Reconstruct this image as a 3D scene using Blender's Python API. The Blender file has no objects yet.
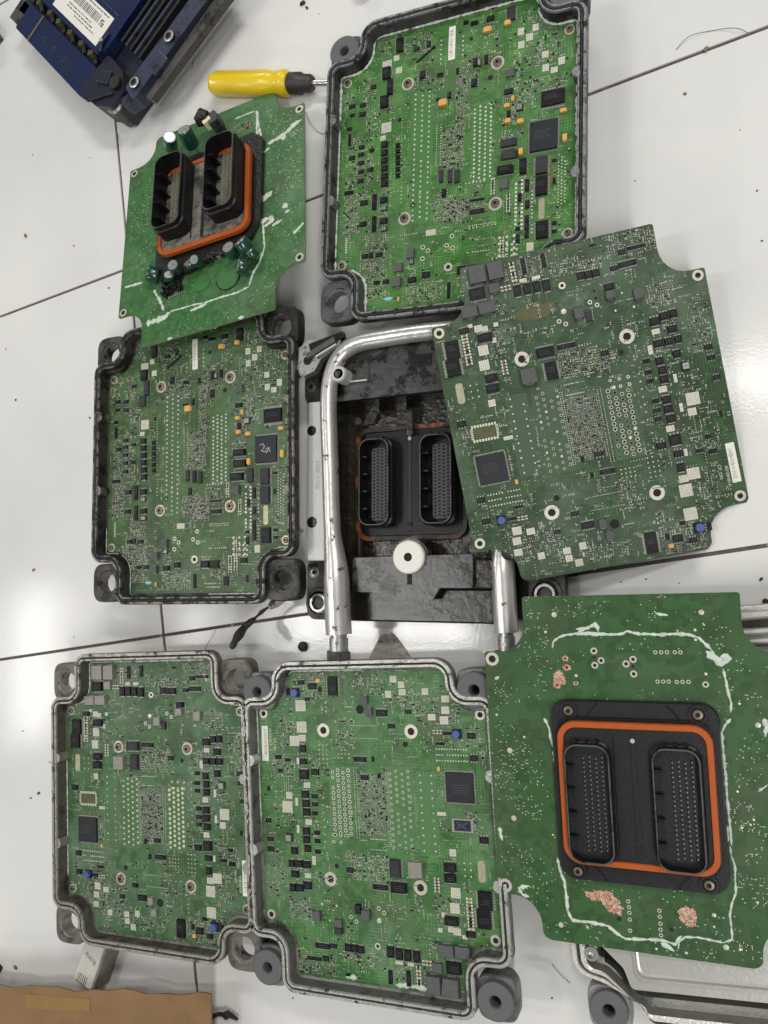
import bpy, math, random
from math import sin, cos, pi, radians
from mathutils import Matrix, Vector
C = bpy.context.scene
COL = C.collection
R = random.Random(7)

# ---------------------------------------------------------------- camera
cam_d = bpy.data.cameras.new('camera')
cam_d.lens = 27.504; cam_d.sensor_fit = 'AUTO'; cam_d.sensor_width = 36
cam_d.clip_start = 0.02; cam_d.clip_end = 60
cam = bpy.data.objects.new('camera', cam_d); COL.objects.link(cam)
M = Matrix(((0.9185252668, 0.0337918611, 0.3939155294), (0.0, 0.9963406909, -0.0854706243), (-0.3953622822, 0.0785069279, 0.9151640990))).to_4x4()
M.translation = Vector((0, 0, 0.642))
cam.matrix_world = M
C.camera = cam
# ---------------------------------------------------------------- world: the grey inside of the workshop
w = bpy.data.worlds.new('World'); C.world = w; w.use_nodes = True
bg = w.node_tree.nodes['Background']; bg.inputs[0].default_value = (0.96, 0.98, 1.0, 1); bg.inputs[1].default_value = 0.215
# ---------------------------------------------------------------- lamps: fluorescent tubes set by the floor glints, then added fill lights
def area_lamp(x, y, z, lx, ly, power, col=(1, 0.985, 0.95)):
    d = bpy.data.lights.new('tube_and_fill_lamp', 'AREA'); d.shape = 'RECTANGLE'; d.size = lx; d.size_y = ly; d.energy = power; d.color = col
    o = bpy.data.objects.new('tube_and_fill_lamp', d); COL.objects.link(o); o.location = (x, y, z)
area_lamp(-3.27, -0.43, 2.4, 0.08, 0.76, 9)
area_lamp(0.62, 0.72, 2.4, 1.30, 0.12, 9)
area_lamp(-2.26, -0.25, 2.4, 0.06, 0.5, 4)
area_lamp(-1.32, 0.32, 2.4, 0.10, 0.10, 6)  # small overhead fill, added to lighten the gaps between units; no fixture
area_lamp(-1.35, -0.20, 2.4, 0.90, 0.10, 12)  # overhead light added to brighten the floor strip between the units
area_lamp(1.10, 1.90, 2.4, 1.20, 0.30, 56)  # added key light, set where its reflection misses the view
area_lamp(1.00, -1.30, 2.4, 0.30, 1.20, 42)  # added fill that lifts the lower part of the floor
area_lamp(-2.6, -3.4, 2.4, 1.2, 0.30, 40)  # added bulk light, outside the area the tiles mirror
area_lamp(-1.6, 4.3, 2.5, 1.2, 0.35, 66)  # added fill from beyond the top edge
area_lamp(-4.9, 1.0, 2.4, 0.3, 1.2, 46)  # added fill from the far left
C.view_settings.view_transform = 'Standard'; C.view_settings.look = 'None'; C.view_settings.exposure = -0.27; C.view_settings.gamma = 1
C.render.engine = 'CYCLES'

DATA={
'A':[["W",-0.5,95.9,6.0,29.7],["V",-48.2,105.6,7.9,12.8,2],["M",-60.1,82.6,9.0,10.7,2.5],["M",-56.3,69.1,6.2,14.0,2.5],["M",-61.4,56.6,9.0,10.7,2.5],["S",-60.4,91.5,8.7,6.4],["S",-51.5,95.0,5.2,4.9],["S",-48.8,83.2,5.8,5.5],["S",-59.3,33.3,9.3,9.1],["S",-62.4,24.4,5.3,3.9],["U",-72.7,72.9,4.7,4.3,1.5],["U",-93.1,59.2,5.5,4.3,1.5],["U",-82.7,58.2,5.4,4.3,1.5],["U",-92.8,51.1,4.8,4.0,1],["U",-82.5,49.8,5.7,5.2,1.5],["U",-26.4,73.4,6.2,6.3,1.5],["U",-10.4,69.3,5.2,3.9,1.5],["U",-21.4,100.1,4.7,5.1,1.2],["U",-32.7,97.9,5.1,4.8,1.2],["K",-24.5,90.9,18.5,1.8,-32],["T",-6.9,43.4,7.8,6.5,3],["U",-1.6,49.5,4.3,5.0,1.5],["U",-11.4,47.9,4.1,3.0,1.2],["U",-95.2,38.8,4.5,4.0,1.2],["U",-94.3,28.5,3.2,10.8,1.4],["H",-47.0,37.7,4.3,4.2],["A",-44.4,27.6,1.8,19.5,1,9,"s",6],["A",-10.1,90.1,1.5,20.9,1,6,"s",9],["U",5.2,69.3,3.1,4.7,1.2],["Q",-60.2,17.1,6.5,6.6,2],["Q",-60.0,9.9,6.5,6.6,2],["Q",-59.8,2.8,6.5,6.6,2],["Q",-59.6,-4.3,6.5,6.6,2],["Q",-59.4,-11.4,6.5,6.6,2],["Q",-59.2,-18.2,6.5,6.6,2],["Z",-47.6,14.3,4.3,3.9,2],["Z",-47.4,9.0,4.3,3.9,2],["Z",-47.3,3.6,4.3,3.9,2],["Z",-47.1,-1.5,4.3,3.9,2],["Z",-47.0,-7.2,4.3,3.9,2],["Z",-46.8,-12.8,4.3,3.9,2],["U",-94.2,25.0,3.5,13.9,1.4],["U",-82.6,19.6,5.4,4.3,1.4],["U",-82.9,12.8,5.4,4.3,1.4],["U",-82.6,5.1,5.4,4.3,1.4],["U",-82.3,-2.9,5.4,4.3,1.4],["U",-82.5,-11.3,5.4,4.6,1.4],["U",-91.5,11.4,5.5,4.6,1.4],["U",-73.5,-2.7,5.4,4.5,1.4],["U",-72.4,14.6,4.1,3.9,1.4],["U",-93.6,-20.4,8.4,4.0,1.4],["U",-78.5,-32.0,6.7,5.4,1.6],["U",-68.2,-33.0,5.0,13.8,1.8],["Q",-59.5,-32.9,7.1,6.6,2],["C",-59.0,-40.2,5.3,3.9,1.5],["U",-78.8,-51.2,6.3,5.4,1.6],["U",-67.9,-52.5,5.0,13.7,1.8],["Q",-58.9,-51.6,7.1,6.2,2],["C",-58.4,-58.4,5.3,3.9,1.5],["M",-7.2,-20.6,4.7,10.5,2],["M",0.7,-22.0,4.6,11.0,2],["M",6.8,-23.2,4.0,10.9,2],["U",-4.5,-35.6,4.9,6.9,1.4],["H",-32.5,-41.1,4.5,4.4],["S",-15.5,-67.8,8.8,4.9],["c4",-15.5,-67.8,16.2,6.4],["A",-26.0,1.2,12.8,112.1,3,26,"s",9],["A",-10.4,7.7,3.8,35.1,2,16,"s",5],["A",-43.5,-30.4,2.4,13.3,1,5,"s",7],["A",-22.8,-33.9,7.4,3.8,2,2,"r",12],["M",50.5,-3.2,12.7,7.3,3],["M",51.1,-13.5,12.7,8.2,3],["M",48.0,-25.4,13.3,8.1,3],["M",62.7,-24.9,6.9,12.5,3],["M",77.6,-26.9,11.0,14.3,3],["M",77.8,-43.8,11.3,15.4,3],["B",77.2,-36.1,3.1,3.3,3],["X",77.8,-62.0,6.0,18.9],["V",78.7,-80.1,11.5,14.1,3],["L",47.4,-37.5,6.8,7.8,3],["c5",37.6,-36.9,3.6,14.8],["c5",50.7,-53.4,3.5,15.6],["A",56.9,-55.1,1.6,40.2,1,13,"s",15],["A",61.9,-55.9,1.6,40.1,1,13,"s",15],["A",70.1,-63.5,1.3,34.3,1,12,"s",9],["U",66.1,-41.2,4.3,9.7,1.6],["U",60.2,-50.1,3.8,6.7,1.6],["U",66.4,-57.1,4.3,6.3,1.6],["U",66.2,-69.4,4.3,6.3,1.6],["U",66.2,-75.2,4.3,6.3,1.6],["U",66.3,-81.3,4.3,6.3,1.6],["U",58.8,-76.3,4.0,3.6,1.4],["U",59.0,-84.4,4.3,6.9,1.4],["S",68.9,-92.0,5.6,6.8],["T",95.8,-7.8,4.1,6.8,2.5],["T",60.7,-12.4,4.0,5.9,2.5],["U",87.5,-24.7,3.4,3.0,1.4],["U",87.7,-41.1,3.1,4.1,1.4],["U",88.1,-75.9,3.6,3.5,1.4],["U",88.2,-82.6,3.6,3.5,1.4],["U",24.3,-46.2,12.6,2.3,1],["U",24.5,-56.1,11.8,4.8,1.4],["A",28.0,1.5,13.9,61.5,4,18,"s",10],["A",49.9,-88.7,12.2,15.2,3,4,"s",16],["c5",46.0,-88.8,3.8,16.6],["A",22.2,-30.5,15.5,2.8,6,1,"s",9],["A",28.6,-67.4,22.3,1.7,14,1,"s",6],["A",26.3,-89.9,18.2,1.4,9,1,"s",8],["A",93.4,-44.2,5.1,35.4,3,14,"s",6],["P",78.8,-2.3,24.3,27.0,2.4],["V2",85.8,27.9,18.7,15.0,2],["M",50.8,107.8,8.1,11.3,2.2],["T",47.9,100.2,5.7,4.6,2.5],["T",30.9,98.8,7.5,5.0,2.5],["U",33.2,108.2,6.4,5.0,1.5],["U",11.8,110.3,4.3,3.8,1.5],["U",19.2,107.8,6.2,4.1,1.5],["H",16.5,95.5,3.4,3.5],["S",58.9,90.8,5.1,6.0],["S",71.1,91.2,5.0,5.7],["S",66.1,84.2,5.6,6.0],["S",59.3,79.3,5.1,6.0],["S",79.1,66.2,5.2,5.3],["S",92.3,57.7,5.1,6.1],["S",79.6,54.8,5.2,5.9],["S",86.5,51.4,5.4,4.7],["L",51.0,56.3,6.5,6.9,2.5],["U",20.6,72.9,4.8,7.0,2],["C",24.2,71.6,2.8,5.5,1.5],["U",30.2,73.2,3.9,7.0,1.8],["H",33.7,57.1,4.4,4.6],["U",20.1,55.3,6.2,6.7,1.5],["U",49.5,40.9,7.1,5.1,1.8],["T",48.6,28.9,5.4,3.7,2.5],["T",53.4,34.1,3.0,4.8,2],["C",59.0,25.4,5.4,5.6,2],["U",50.1,21.6,3.8,5.4,1.8],["T",49.5,15.8,5.4,4.2,2.5],["T",60.0,13.3,5.6,4.2,2.5],["T",94.4,15.2,5.6,3.6,2],["A",9.3,91.1,1.7,16.2,1,5,"s",10],["U",-75.8,-80.4,6.0,4.8,1.4],["U",-69.9,-80.3,4.4,4.8,1.4],["U",-62.6,-80.8,5.9,4.7,1.4],["L",-32.9,-84.0,6.6,8.4,3],["L",-44.0,-95.0,7.6,7.6,3],["L",-44.9,-108.0,7.6,7.6,3.5],["V",-18.8,-104.3,6.5,6.3,1.8],["U",-31.2,-107.1,6.9,5.8,1.8],["U",-63.9,-105.5,5.0,4.1,1.4],["U",-55.3,-105.6,5.2,4.7,1.4],["U",1.7,-119.7,3.5,13.0,1.5],["C",-31.9,-91.4,3.9,3.8,1.2],["O",-22.4,-79.6,4.4,4.3],["O",-22.5,-89.5,4.4,4.3],["O",-17.8,-83.2,4.1,4.0],["O",3.3,-73.7,4.0,4.0],["O",-1.2,-80.9,4.0,4.0],["O",4.2,-84.0,4.0,4.0],["O",0.5,-99.7,7.5,7.4],["T",-43.2,-122.3,2.1,4.1,1.5],["Y",-53.0,-120.5,7.7,3.2],["t0",-94.8,-67.9,2.3,14.3],["A",-80.3,-87.6,1.6,19.4,1,10,"s",6],["Q",13.3,-104.4,9.3,7.7,2.5],["Q",24.3,-104.7,10.3,7.6,2.5],["X",69.4,-96.8,6.3,16.7],["V",78.3,-77.4,12.8,12.2,3],["L",55.5,-118.4,7.1,6.6,3],["L",66.6,-121.3,5.9,5.9,3],["c5",40.3,-105.0,4.3,16.6],["c5",46.4,-88.6,4.3,13.6],["c5",46.4,-103.7,4.3,15.1],["A",54.3,-92.6,7.8,9.0,3,3,"s",14],["U",55.0,-101.9,6.7,6.0,1.5],["A",20.4,-123.9,16.5,3.3,9,2,"s",8],["A",29.3,-69.2,21.9,1.8,8,1,"s",8],["U",36.4,-120.1,7.2,7.8,1.6]],
'AF':[[-97.0,66.3,12.9,20.2,0.6,"g"],[-75.8,70.8,14.2,23.1,0.7,"g"],[-62.5,106.1,15.5,18.5,0.5,"d"],[-26.3,100.1,19.3,22.6,0.6,"d"],[-19.3,65.4,29.5,19.4,0.45,"d"],[-71.7,42.3,15.7,22.9,0.5,"g"],[-40.2,102.1,7.5,13.7,0.6,"g"],[-45.8,21.8,9.1,18.0,0.4,"g"],[-83.5,6.8,28.6,50.3,0.55,"g"],[-90.0,-40.7,17.7,36.4,0.85,"d"],[-2.1,3.1,17.4,36.4,0.9,"m"],[-3.1,-48.8,21.7,21.6,0.75,"m"],[-65.1,-65.6,21.8,19.3,0.7,"d"],[-76.0,-24.9,22.1,9.1,0.5,"g"],[15.9,70.4,18.4,27.8,0.5,"d"],[74.7,73.3,43.4,36.8,0.45,"g"],[67.5,100.7,18.5,15.7,0.5,"g"],[63.0,36.5,22.7,31.1,0.55,"g"],[85.8,41.1,23.3,11.2,0.5,"m"],[52.1,27.6,14.9,31.2,0.7,"d"],[35.6,88.9,16.5,26.1,0.3,"g"],[9.2,42.8,10.0,46.7,0.85,"m"],[9.3,0.9,8.6,37.6,0.85,"m"],[21.0,-38.5,14.1,12.8,0.5,"d"],[24.1,-53.2,18.2,14.2,0.5,"d"],[49.7,2.9,16.3,12.7,0.8,"d"],[95.9,-35.1,11.5,35.4,0.35,"g"],[91.0,-64.1,7.7,37.9,0.45,"g"],[11.2,-49.7,8.5,15.7,0.6,"m"],[66.4,-60.1,18.6,60.6,0.3,"d"],[-67.5,-89.3,26.6,31.1,0.8,"d"],[-63.7,-111.9,20.2,17.6,0.7,"g"],[-19.2,-118.6,35.4,18.6,0.75,"d"],[-31.8,-96.9,9.0,18.8,0.5,"g"],[-14.5,-67.5,19.1,7.2,0.6,"m"],[38.6,-111.8,23.4,22.7,0.45,"d"],[20.3,-111.4,22.1,12.2,0.5,"g"],[6.9,-53.9,22.5,20.3,0.6,"m"],[93.0,-62.8,11.9,22.3,0.3,"g"]],
'B':[["L",-61.4,122.4,12.7,13.5,5],["L",-47.4,122.3,11.4,13.5,5],["M",-63.9,108.6,12.1,10.3,3],["L",-50.7,109.7,7.8,7.1,3],["L",-72.4,95.7,12.1,8.4,4],["L",-59.0,95.9,12.7,8.4,4],["Q",-33.6,103.9,6.0,10.0,2],["Q",-26.1,103.8,6.0,10.0,2],["Q",-18.8,103.7,6.0,9.9,2],["Q",-11.3,103.0,6.0,9.9,2],["S",-27.9,111.0,5.3,2.6],["S",-17.9,110.9,6.2,2.5],["c5",-34.3,118.7,4.3,16.0],["c4",-41.8,107.9,8.8,4.1],["U",-25.6,121.5,4.2,11.5,1.5],["U",-10.1,122.4,4.2,10.2,1.5],["r4",-26.2,126.9,3.7,7.7],["U",-90.8,70.1,12.9,14.3,2.5],["U",-92.7,56.7,12.9,13.6,2.5],["c5",-79.8,67.7,5.6,24.6],["U",-64.4,74.2,11.2,8.0,2],["S",-68.1,82.2,6.1,5.2],["S",-63.1,81.1,4.3,3.9],["S",-67.5,65.0,7.6,7.7],["S",-69.0,53.5,7.7,7.7],["S",-74.0,85.5,3.6,2.8],["S",-54.4,82.4,3.5,3.1],["S",-57.9,70.8,3.3,3.9],["U",-79.1,82.7,7.7,5.2,1.5],["X",-91.3,35.8,7.3,17.5],["L",-37.6,37.7,11.7,11.9,4],["M",-19.8,38.5,10.5,13.4,3.5],["M",-21.8,53.2,13.5,9.2,3],["U",-5.3,54.5,13.4,4.6,1.2],["U",-65.4,42.5,9.6,7.7,2],["U",-66.0,34.4,9.9,8.1,2],["S",-68.7,23.5,5.4,5.4],["A",-80.1,35.4,5.0,9.7,2,3,"s",8],["c4",-54.1,48.5,4.9,12.0],["A",-49.9,-5.4,9.5,57.9,2,11,"s",9],["G",-78.4,2.4,21.5,12.8],["U",-94.8,12.3,7.0,5.8,1.5],["S",-61.5,-5.4,7.2,2.7],["P",-78.2,-26.3,24.6,24.9,2.4],["T",-61.7,-40.1,2.7,3.5,1.5],["A",-72.9,-50.7,24.6,8.9,12,3,"s",8],["U",-91.2,-48.9,6.2,5.5,1.2],["A",-26.9,-8.2,15.8,57.6,4,13,"d",7],["E",-78.7,-67.3,6.4,6.5,4],["U",-90.3,-65.9,6.4,5.5,1.5],["U",-70.5,-67.5,7.4,3.1,1.5],["c4",-62.5,-68.5,8.9,3.4],["H",-34.1,-58.2,4.5,4.6],["U",-22.8,-72.7,5.8,4.6,1.5],["U",-14.9,-83.1,9.7,6.4,1.5],["S",-68.5,-77.5,7.1,6.2],["S",-58.2,-79.9,6.4,4.9],["S",-70.0,-85.4,6.4,5.7],["S",-70.6,-94.2,6.4,5.2],["S",-53.8,-100.0,5.3,5.2],["S",-34.0,-99.7,5.8,4.9],["S",-33.5,-105.7,5.3,5.1],["S",-21.5,-98.1,5.3,5.4],["S",-26.6,-110.3,5.8,5.4],["U",-38.4,-84.1,5.0,4.4,1.2],["U",-64.0,-59.5,6.4,2.8,1],["U",7.0,-45.5,11.4,4.8,1.5],["U",-4.9,-46.0,3.7,3.8,1.2],["L",-4.1,-84.5,6.0,6.4,3],["H",4.8,-85.9,7.4,7.6],["L",-0.5,-94.2,5.9,6.4,3],["V",28.7,-105.2,10.5,15.8,2.5],["S",68.5,-59.3,9.1,8.5],["S",60.8,-61.8,6.7,5.3],["S",60.9,-70.9,9.4,9.3],["S",61.0,-88.9,9.6,9.3],["E",65.0,-100.1,6.7,7.0,4],["Q",60.2,-53.1,5.8,7.5,2],["U",72.2,-100.8,4.1,6.0,1.5],["U",54.0,-94.5,4.1,3.8,1.2],["T",42.5,-110.0,3.9,3.8,1.5],["U",41.2,-102.7,4.1,4.3,1.2],["U",48.3,-105.3,7.3,6.6,1.6],["U",59.2,-108.6,6.0,4.8,1.5],["A",2.5,-62.4,24.7,1.0,22,1,"s",4],["A",2.5,-72.7,24.7,1.0,22,1,"s",4],["A",36.5,-87.7,1.7,7.1,1,3,"r",13],["t0",15.4,-87.8,7.4,1.0],["A",21.9,-49.4,9.8,6.3,4,3,"s",7],["A",41.3,-48.7,7.3,15.1,3,5,"s",7],["Q",61.6,58.5,7.9,7.1,2.2],["Q",68.9,61.0,6.8,6.8,2.2],["Q",75.6,61.4,5.7,7.1,2.2],["S",61.1,51.1,5.8,3.8],["Q",72.9,50.2,7.2,6.4,2.2],["Q",61.2,41.7,7.2,6.4,2.2],["Q",68.6,41.6,6.5,6.4,2.2],["Q",75.6,41.8,5.7,6.4,2.2],["S",54.7,38.4,3.3,6.8],["Q",72.5,31.2,6.1,6.8,2.2],["C",77.1,21.0,6.1,6.4,2.5],["U",50.3,30.7,4.7,4.1,1.5],["U",50.2,22.1,4.7,4.1,1.5],["U",50.2,15.3,4.7,4.1,1.5],["Q",59.7,28.6,6.1,6.8,2],["Q",60.3,21.4,6.1,6.8,2],["Q",60.3,14.5,6.5,6.8,2],["S",58.2,7.5,6.1,4.5],["U",51.3,-0.2,4.7,4.1,1.5],["U",51.2,-7.5,5.1,4.2,1.5],["U",50.9,-14.0,4.7,4.2,1.5],["Q",59.2,-1.0,6.9,6.8,2],["Q",59.4,-8.1,6.9,6.8,2],["Q",59.9,-15.5,6.9,6.8,2],["S",58.2,-22.8,6.1,4.5],["S",68.6,13.7,2.5,6.4],["S",68.9,-8.7,2.5,6.4],["Q",60.0,-31.8,9.0,9.4,2.4],["U",49.4,-34.1,6.9,6.0,1.8],["U",60.4,-42.4,6.5,5.7,2],["S",65.9,-42.6,2.5,5.3],["U",59.9,-53.5,6.1,6.8,2],["S",68.3,-59.4,9.0,8.7],["S",61.0,-61.4,6.5,5.3],["S",61.2,-71.4,9.0,8.7],["S",78.2,-4.0,9.7,9.4],["S",76.0,-13.5,6.1,5.6],["U",75.9,-43.3,5.4,3.4,1.2],["U",85.0,-45.5,5.7,4.1,1.5],["W",98.0,-56.7,6.4,29.9],["U",96.0,31.6,5.7,4.9,1.2],["U",96.3,23.5,5.7,4.5,1.2],["U",97.5,8.1,5.0,4.5,1.2],["U",83.6,-34.1,3.9,3.7,1.2],["U",95.8,-18.8,3.2,3.4,1.2],["A",75.0,-31.1,7.9,3.4,6,2,"s",5],["A",76.2,-22.7,1.4,11.3,1,10,"s",4],["A",80.4,-23.6,1.4,11.2,1,10,"s",4],["Q",14.9,104.3,6.1,6.6,2],["Q",20.5,103.9,5.6,6.6,2],["Q",26.1,103.9,6.1,6.6,2],["M",33.8,91.5,7.1,5.8,3],["L",33.3,85.3,6.7,6.3,3.5],["L",53.5,81.6,7.2,7.8,3.5],["L",8.1,76.6,7.1,7.9,3.5],["M",14.9,72.7,5.9,7.1,3],["O",0.0,100.4,5.4,5.6],["O",17.9,83.4,3.4,3.5],["O",22.7,80.2,3.4,3.5],["B",-2.4,80.8,4.5,4.6],["O",-7.2,74.2,3.5,3.6],["O",-2.7,71.2,3.5,3.6],["H",22.5,91.0,2.0,2.0],["H",22.7,85.4,2.2,2.3],["B",42.2,85.0,1.7,1.8],["B",35.3,72.9,1.9,2.0],["B",49.0,72.7,2.2,2.3],["U",47.6,115.2,5.3,5.0,1.2],["U",58.4,116.5,13.2,3.3,1],["U",50.2,105.7,13.3,5.0,1],["U",40.0,104.5,5.8,4.3,1.2],["U",27.6,125.1,3.7,2.8,1.2],["U",3.6,-31.1,6.8,4.6,1.2],["U",21.4,43.2,5.6,5.1,1.2],["U",-6.4,54.8,11.8,3.8,1.2],["U",-9.6,-32.7,3.7,3.8,1],["A",28.4,19.1,13.4,5.7,3,2,"r",22],["A",25.9,-10.9,14.7,50.6,4,13,"d",10],["H",33.5,41.2,3.9,4.0],["A",12.2,-10.6,2.5,55.8,2,34,"s",4],["A",-16.2,-7.3,1.7,56.2,2,34,"s",4],["A",43.2,4.8,1.7,35.3,1,7,"s",8],["A",-5.5,25.7,13.6,1.8,10,1,"s",6],["A",-5.8,17.5,13.6,1.5,12,1,"s",6]],
'BF':[[57.3,120.6,39.7,18.8,0.62,"d"],[7.4,114.4,27.1,13.9,0.62,"d"],[70.3,78.0,20.4,18.8,0.72,"d"],[24.4,111.5,18.3,8.8,0.8,"g"],[-2.6,-8.9,24.8,50.9,0.85,"m"],[3.5,40.4,34.6,21.6,0.8,"g"],[19.8,33.0,11.0,10.1,0.5,"m"],[-61.5,69.0,22.9,25.8,0.6,"m"],[-26.0,119.7,28.7,17.9,0.5,"d"],[-49.0,93.7,11.4,10.3,0.7,"g"],[-71.4,132.9,7.6,20.6,0.4,"g"],[-23.8,90.6,32.5,7.7,0.12,"g"],[-25.2,70.0,30.0,6.4,0.4,"d"],[-79.2,72.7,23.1,21.3,0.35,"g"],[-90.7,2.9,11.6,17.5,0.6,"d"],[-63.8,-25.3,5.7,29.0,0.7,"g"],[-61.5,1.9,11.4,11.6,0.25,"g"],[-73.7,-62.7,48.6,22.0,0.22,"g"],[-60.3,-87.6,42.0,31.0,0.42,"g"],[-29.2,-99.9,28.9,23.1,0.35,"g"],[-2.0,-103.7,31.0,16.6,0.42,"g"],[52.5,-104.8,32.7,22.7,0.62,"d"],[73.1,-79.3,14.4,32.6,0.3,"g"],[20.0,-66.4,19.6,25.4,0.4,"g"],[59.0,9.6,39.8,105.4,0.22,"g"],[82.1,-14.4,19.7,61.8,0.33,"d"],[92.4,51.9,16.0,42.9,0.38,"d"],[84.4,-41.6,17.9,15.0,0.4,"d"],[43.4,-44.8,14.6,26.5,0.3,"g"],[78.3,-65.2,16.1,26.3,0.3,"g"]],
'Dsm':[[[[-53.2,93.2],[-52.3,98.0],[-48.5,101.0],[-42.4,103.0],[-35.3,103.7],[-28.2,104.2],[-21.2,104.1],[-13.4,103.6]],2.2],[[[-37.5,103.9],[-25.2,103.1],[-9.7,103.0],[-3.7,103.5],[-0.2,105.6],[4.7,103.9],[9.7,103.0]],2.4],[[[-35.5,107.1],[-28.5,107.6],[-21.7,110.2]],2.4],[[[-49.2,-101.7],[-37.8,-100.8],[-25.8,-102.0],[-20.1,-106.5],[-14.4,-109.5],[2.4,-107.3],[10.6,-107.0],[18.6,-108.4],[20.8,-103.9],[23.0,-102.2]],2.6],[[[8.8,-108.9],[13.6,-110.8],[17.4,-113.6]],4.0],[[[-34.0,105.2],[-28.0,107.5],[-22.0,110.4],[-20.4,108.0],[-20.0,105.1]],3.0],[[[8.2,103.5],[21.4,102.8],[32.2,103.4],[40.7,102.7],[45.9,100.8],[50.3,96.3],[54.7,91.2]],2.6],[[[50.5,91.2],[54.5,87.9],[59.4,83.4],[62.1,85.7],[61.9,90.1]],6.5],[[[60.2,80.1],[61.3,72.3],[62.3,63.4],[63.7,56.8],[63.0,50.7]],2.2],[[[62.7,46.5],[58.8,41.9],[56.5,36.8],[56.5,29.0],[56.8,17.9],[57.2,6.8],[57.0,-4.3],[57.5,-15.3],[57.6,-26.3],[57.9,-38.2]],2.4],[[[56.9,-38.3],[57.3,-44.8],[59.1,-51.2],[58.8,-60.1],[58.5,-68.9],[55.5,-76.9],[53.9,-84.8],[54.4,-93.5],[54.5,-100.0],[48.7,-103.1],[41.5,-102.4],[33.2,-101.7],[24.7,-102.6],[20.7,-106.5],[19.9,-111.6]],1.7],[[[-58.8,-57.7],[-57.5,-66.4],[-55.0,-73.3],[-53.9,-85.0],[-53.9,-94.5],[-50.8,-101.2],[-43.1,-101.1],[-33.9,-101.3],[-26.1,-102.0]],2.6],[[[-62.3,42.5],[-59.1,35.4],[-57.8,27.0],[-56.5,18.7],[-56.6,7.9]],2.6],[[[-89.0,-82.6],[-86.7,-86.5],[-82.1,-92.0],[-79.8,-94.7]],4.5],[[[-88.3,-82.5],[-80.8,-80.4]],3.6],[[[-86.8,-87.1],[-81.3,-88.3]],3.6],[[[-100.4,-39.6],[-99.8,-45.1],[-98.8,-49.3]],4.0],[[[-97.4,70.1],[-94.1,72.0]],4.0],[[[19.0,117.8],[23.3,116.6],[27.6,116.3]],2.6],[[[49.1,110.4],[50.6,109.0]],5.0],[[[83.0,47.7],[84.0,41.2],[82.7,35.7]],4.5],[[[76.4,-0.7],[82.5,4.1]],1.6],[[[-75.1,125.6],[-74.7,122.6]],2.6],[[[32.9,106.0],[33.1,104.2]],3.0],[[[55.7,-24.3],[56.0,-35.3]],2.5]],
'Ddots':[[-50.4,117.6,4.1,"b"],[-57.4,105.1,2.2,"b"],[-97.5,43.6,2.0,"b"],[-89.2,17.6,4.3,"b"],[-89.2,-32.0,4.2,"b"],[-77.7,28.1,2.0,"b"],[-59.2,-105.7,4.0,"b"],[-40.4,-104.9,2.1,"b"],[-61.0,-41.5,1.4,"b"],[48.9,117.9,3.8,"b"],[44.1,106.0,2.1,"b"],[44.0,99.4,1.9,"b"],[49.1,76.2,2.1,"b"],[48.6,69.1,4.2,"r"],[68.6,56.8,1.8,"b"],[79.1,42.9,3.6,"b"],[63.7,-1.6,1.8,"b"],[64.8,-25.4,2.0,"b"],[72.4,-19.5,1.8,"b"],[70.3,-23.0,1.6,"b"],[50.3,-105.9,3.9,"b"],[44.1,-85.5,2.9,"b"],[58.7,-106.2,2.0,"b"],[24.8,-113.3,2.1,"b"],[71.2,-73.7,1.8,"b"],[5.6,-113.3,1.9,"b"],[43.6,-93.2,1.6,"b"],[-23.9,91.5,4.9,"r"],[-19.3,84.7,4.8,"r"],[-23.9,81.3,4.9,"r"],[-24.1,86.9,2.1,"d"],[2.5,85.7,5.0,"r"],[-2.4,82.5,5.1,"r"],[2.3,75.6,5.0,"r"],[2.2,81.0,2.0,"d"],[17.6,90.7,2.8,"r"],[21.4,90.7,2.8,"r"],[25.2,90.8,2.8,"r"],[30.3,90.8,2.8,"r"],[33.9,90.8,2.8,"r"],[17.8,70.5,2.8,"r"],[21.5,70.6,2.8,"r"],[25.1,70.7,2.8,"r"],[30.3,70.5,2.8,"r"],[34.0,70.6,2.8,"r"],[37.8,70.7,2.8,"r"],[9.2,-86.8,2.8,"r"],[9.2,-91.0,2.8,"r"],[9.3,-95.6,2.8,"r"],[9.2,-99.7,2.8,"r"],[9.2,-103.5,2.8,"r"],[16.2,-98.9,3.0,"d"],[22.9,-84.3,3.0,"d"],[-11.2,-83.0,2.8,"r"],[-10.9,-86.9,2.8,"r"],[-10.8,-90.7,2.8,"r"],[-10.8,-95.5,2.8,"r"],[-11.1,-103.1,2.8,"r"],[-18.2,-96.0,3.0,"d"],[-44.3,85.9,4.0,"k"],[-43.7,79.5,4.7,"k"],[-51.4,66.8,4.8,"k"],[-37.4,73.7,2.4,"b"],[-37.9,68.3,3.3,"k"]],
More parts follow.
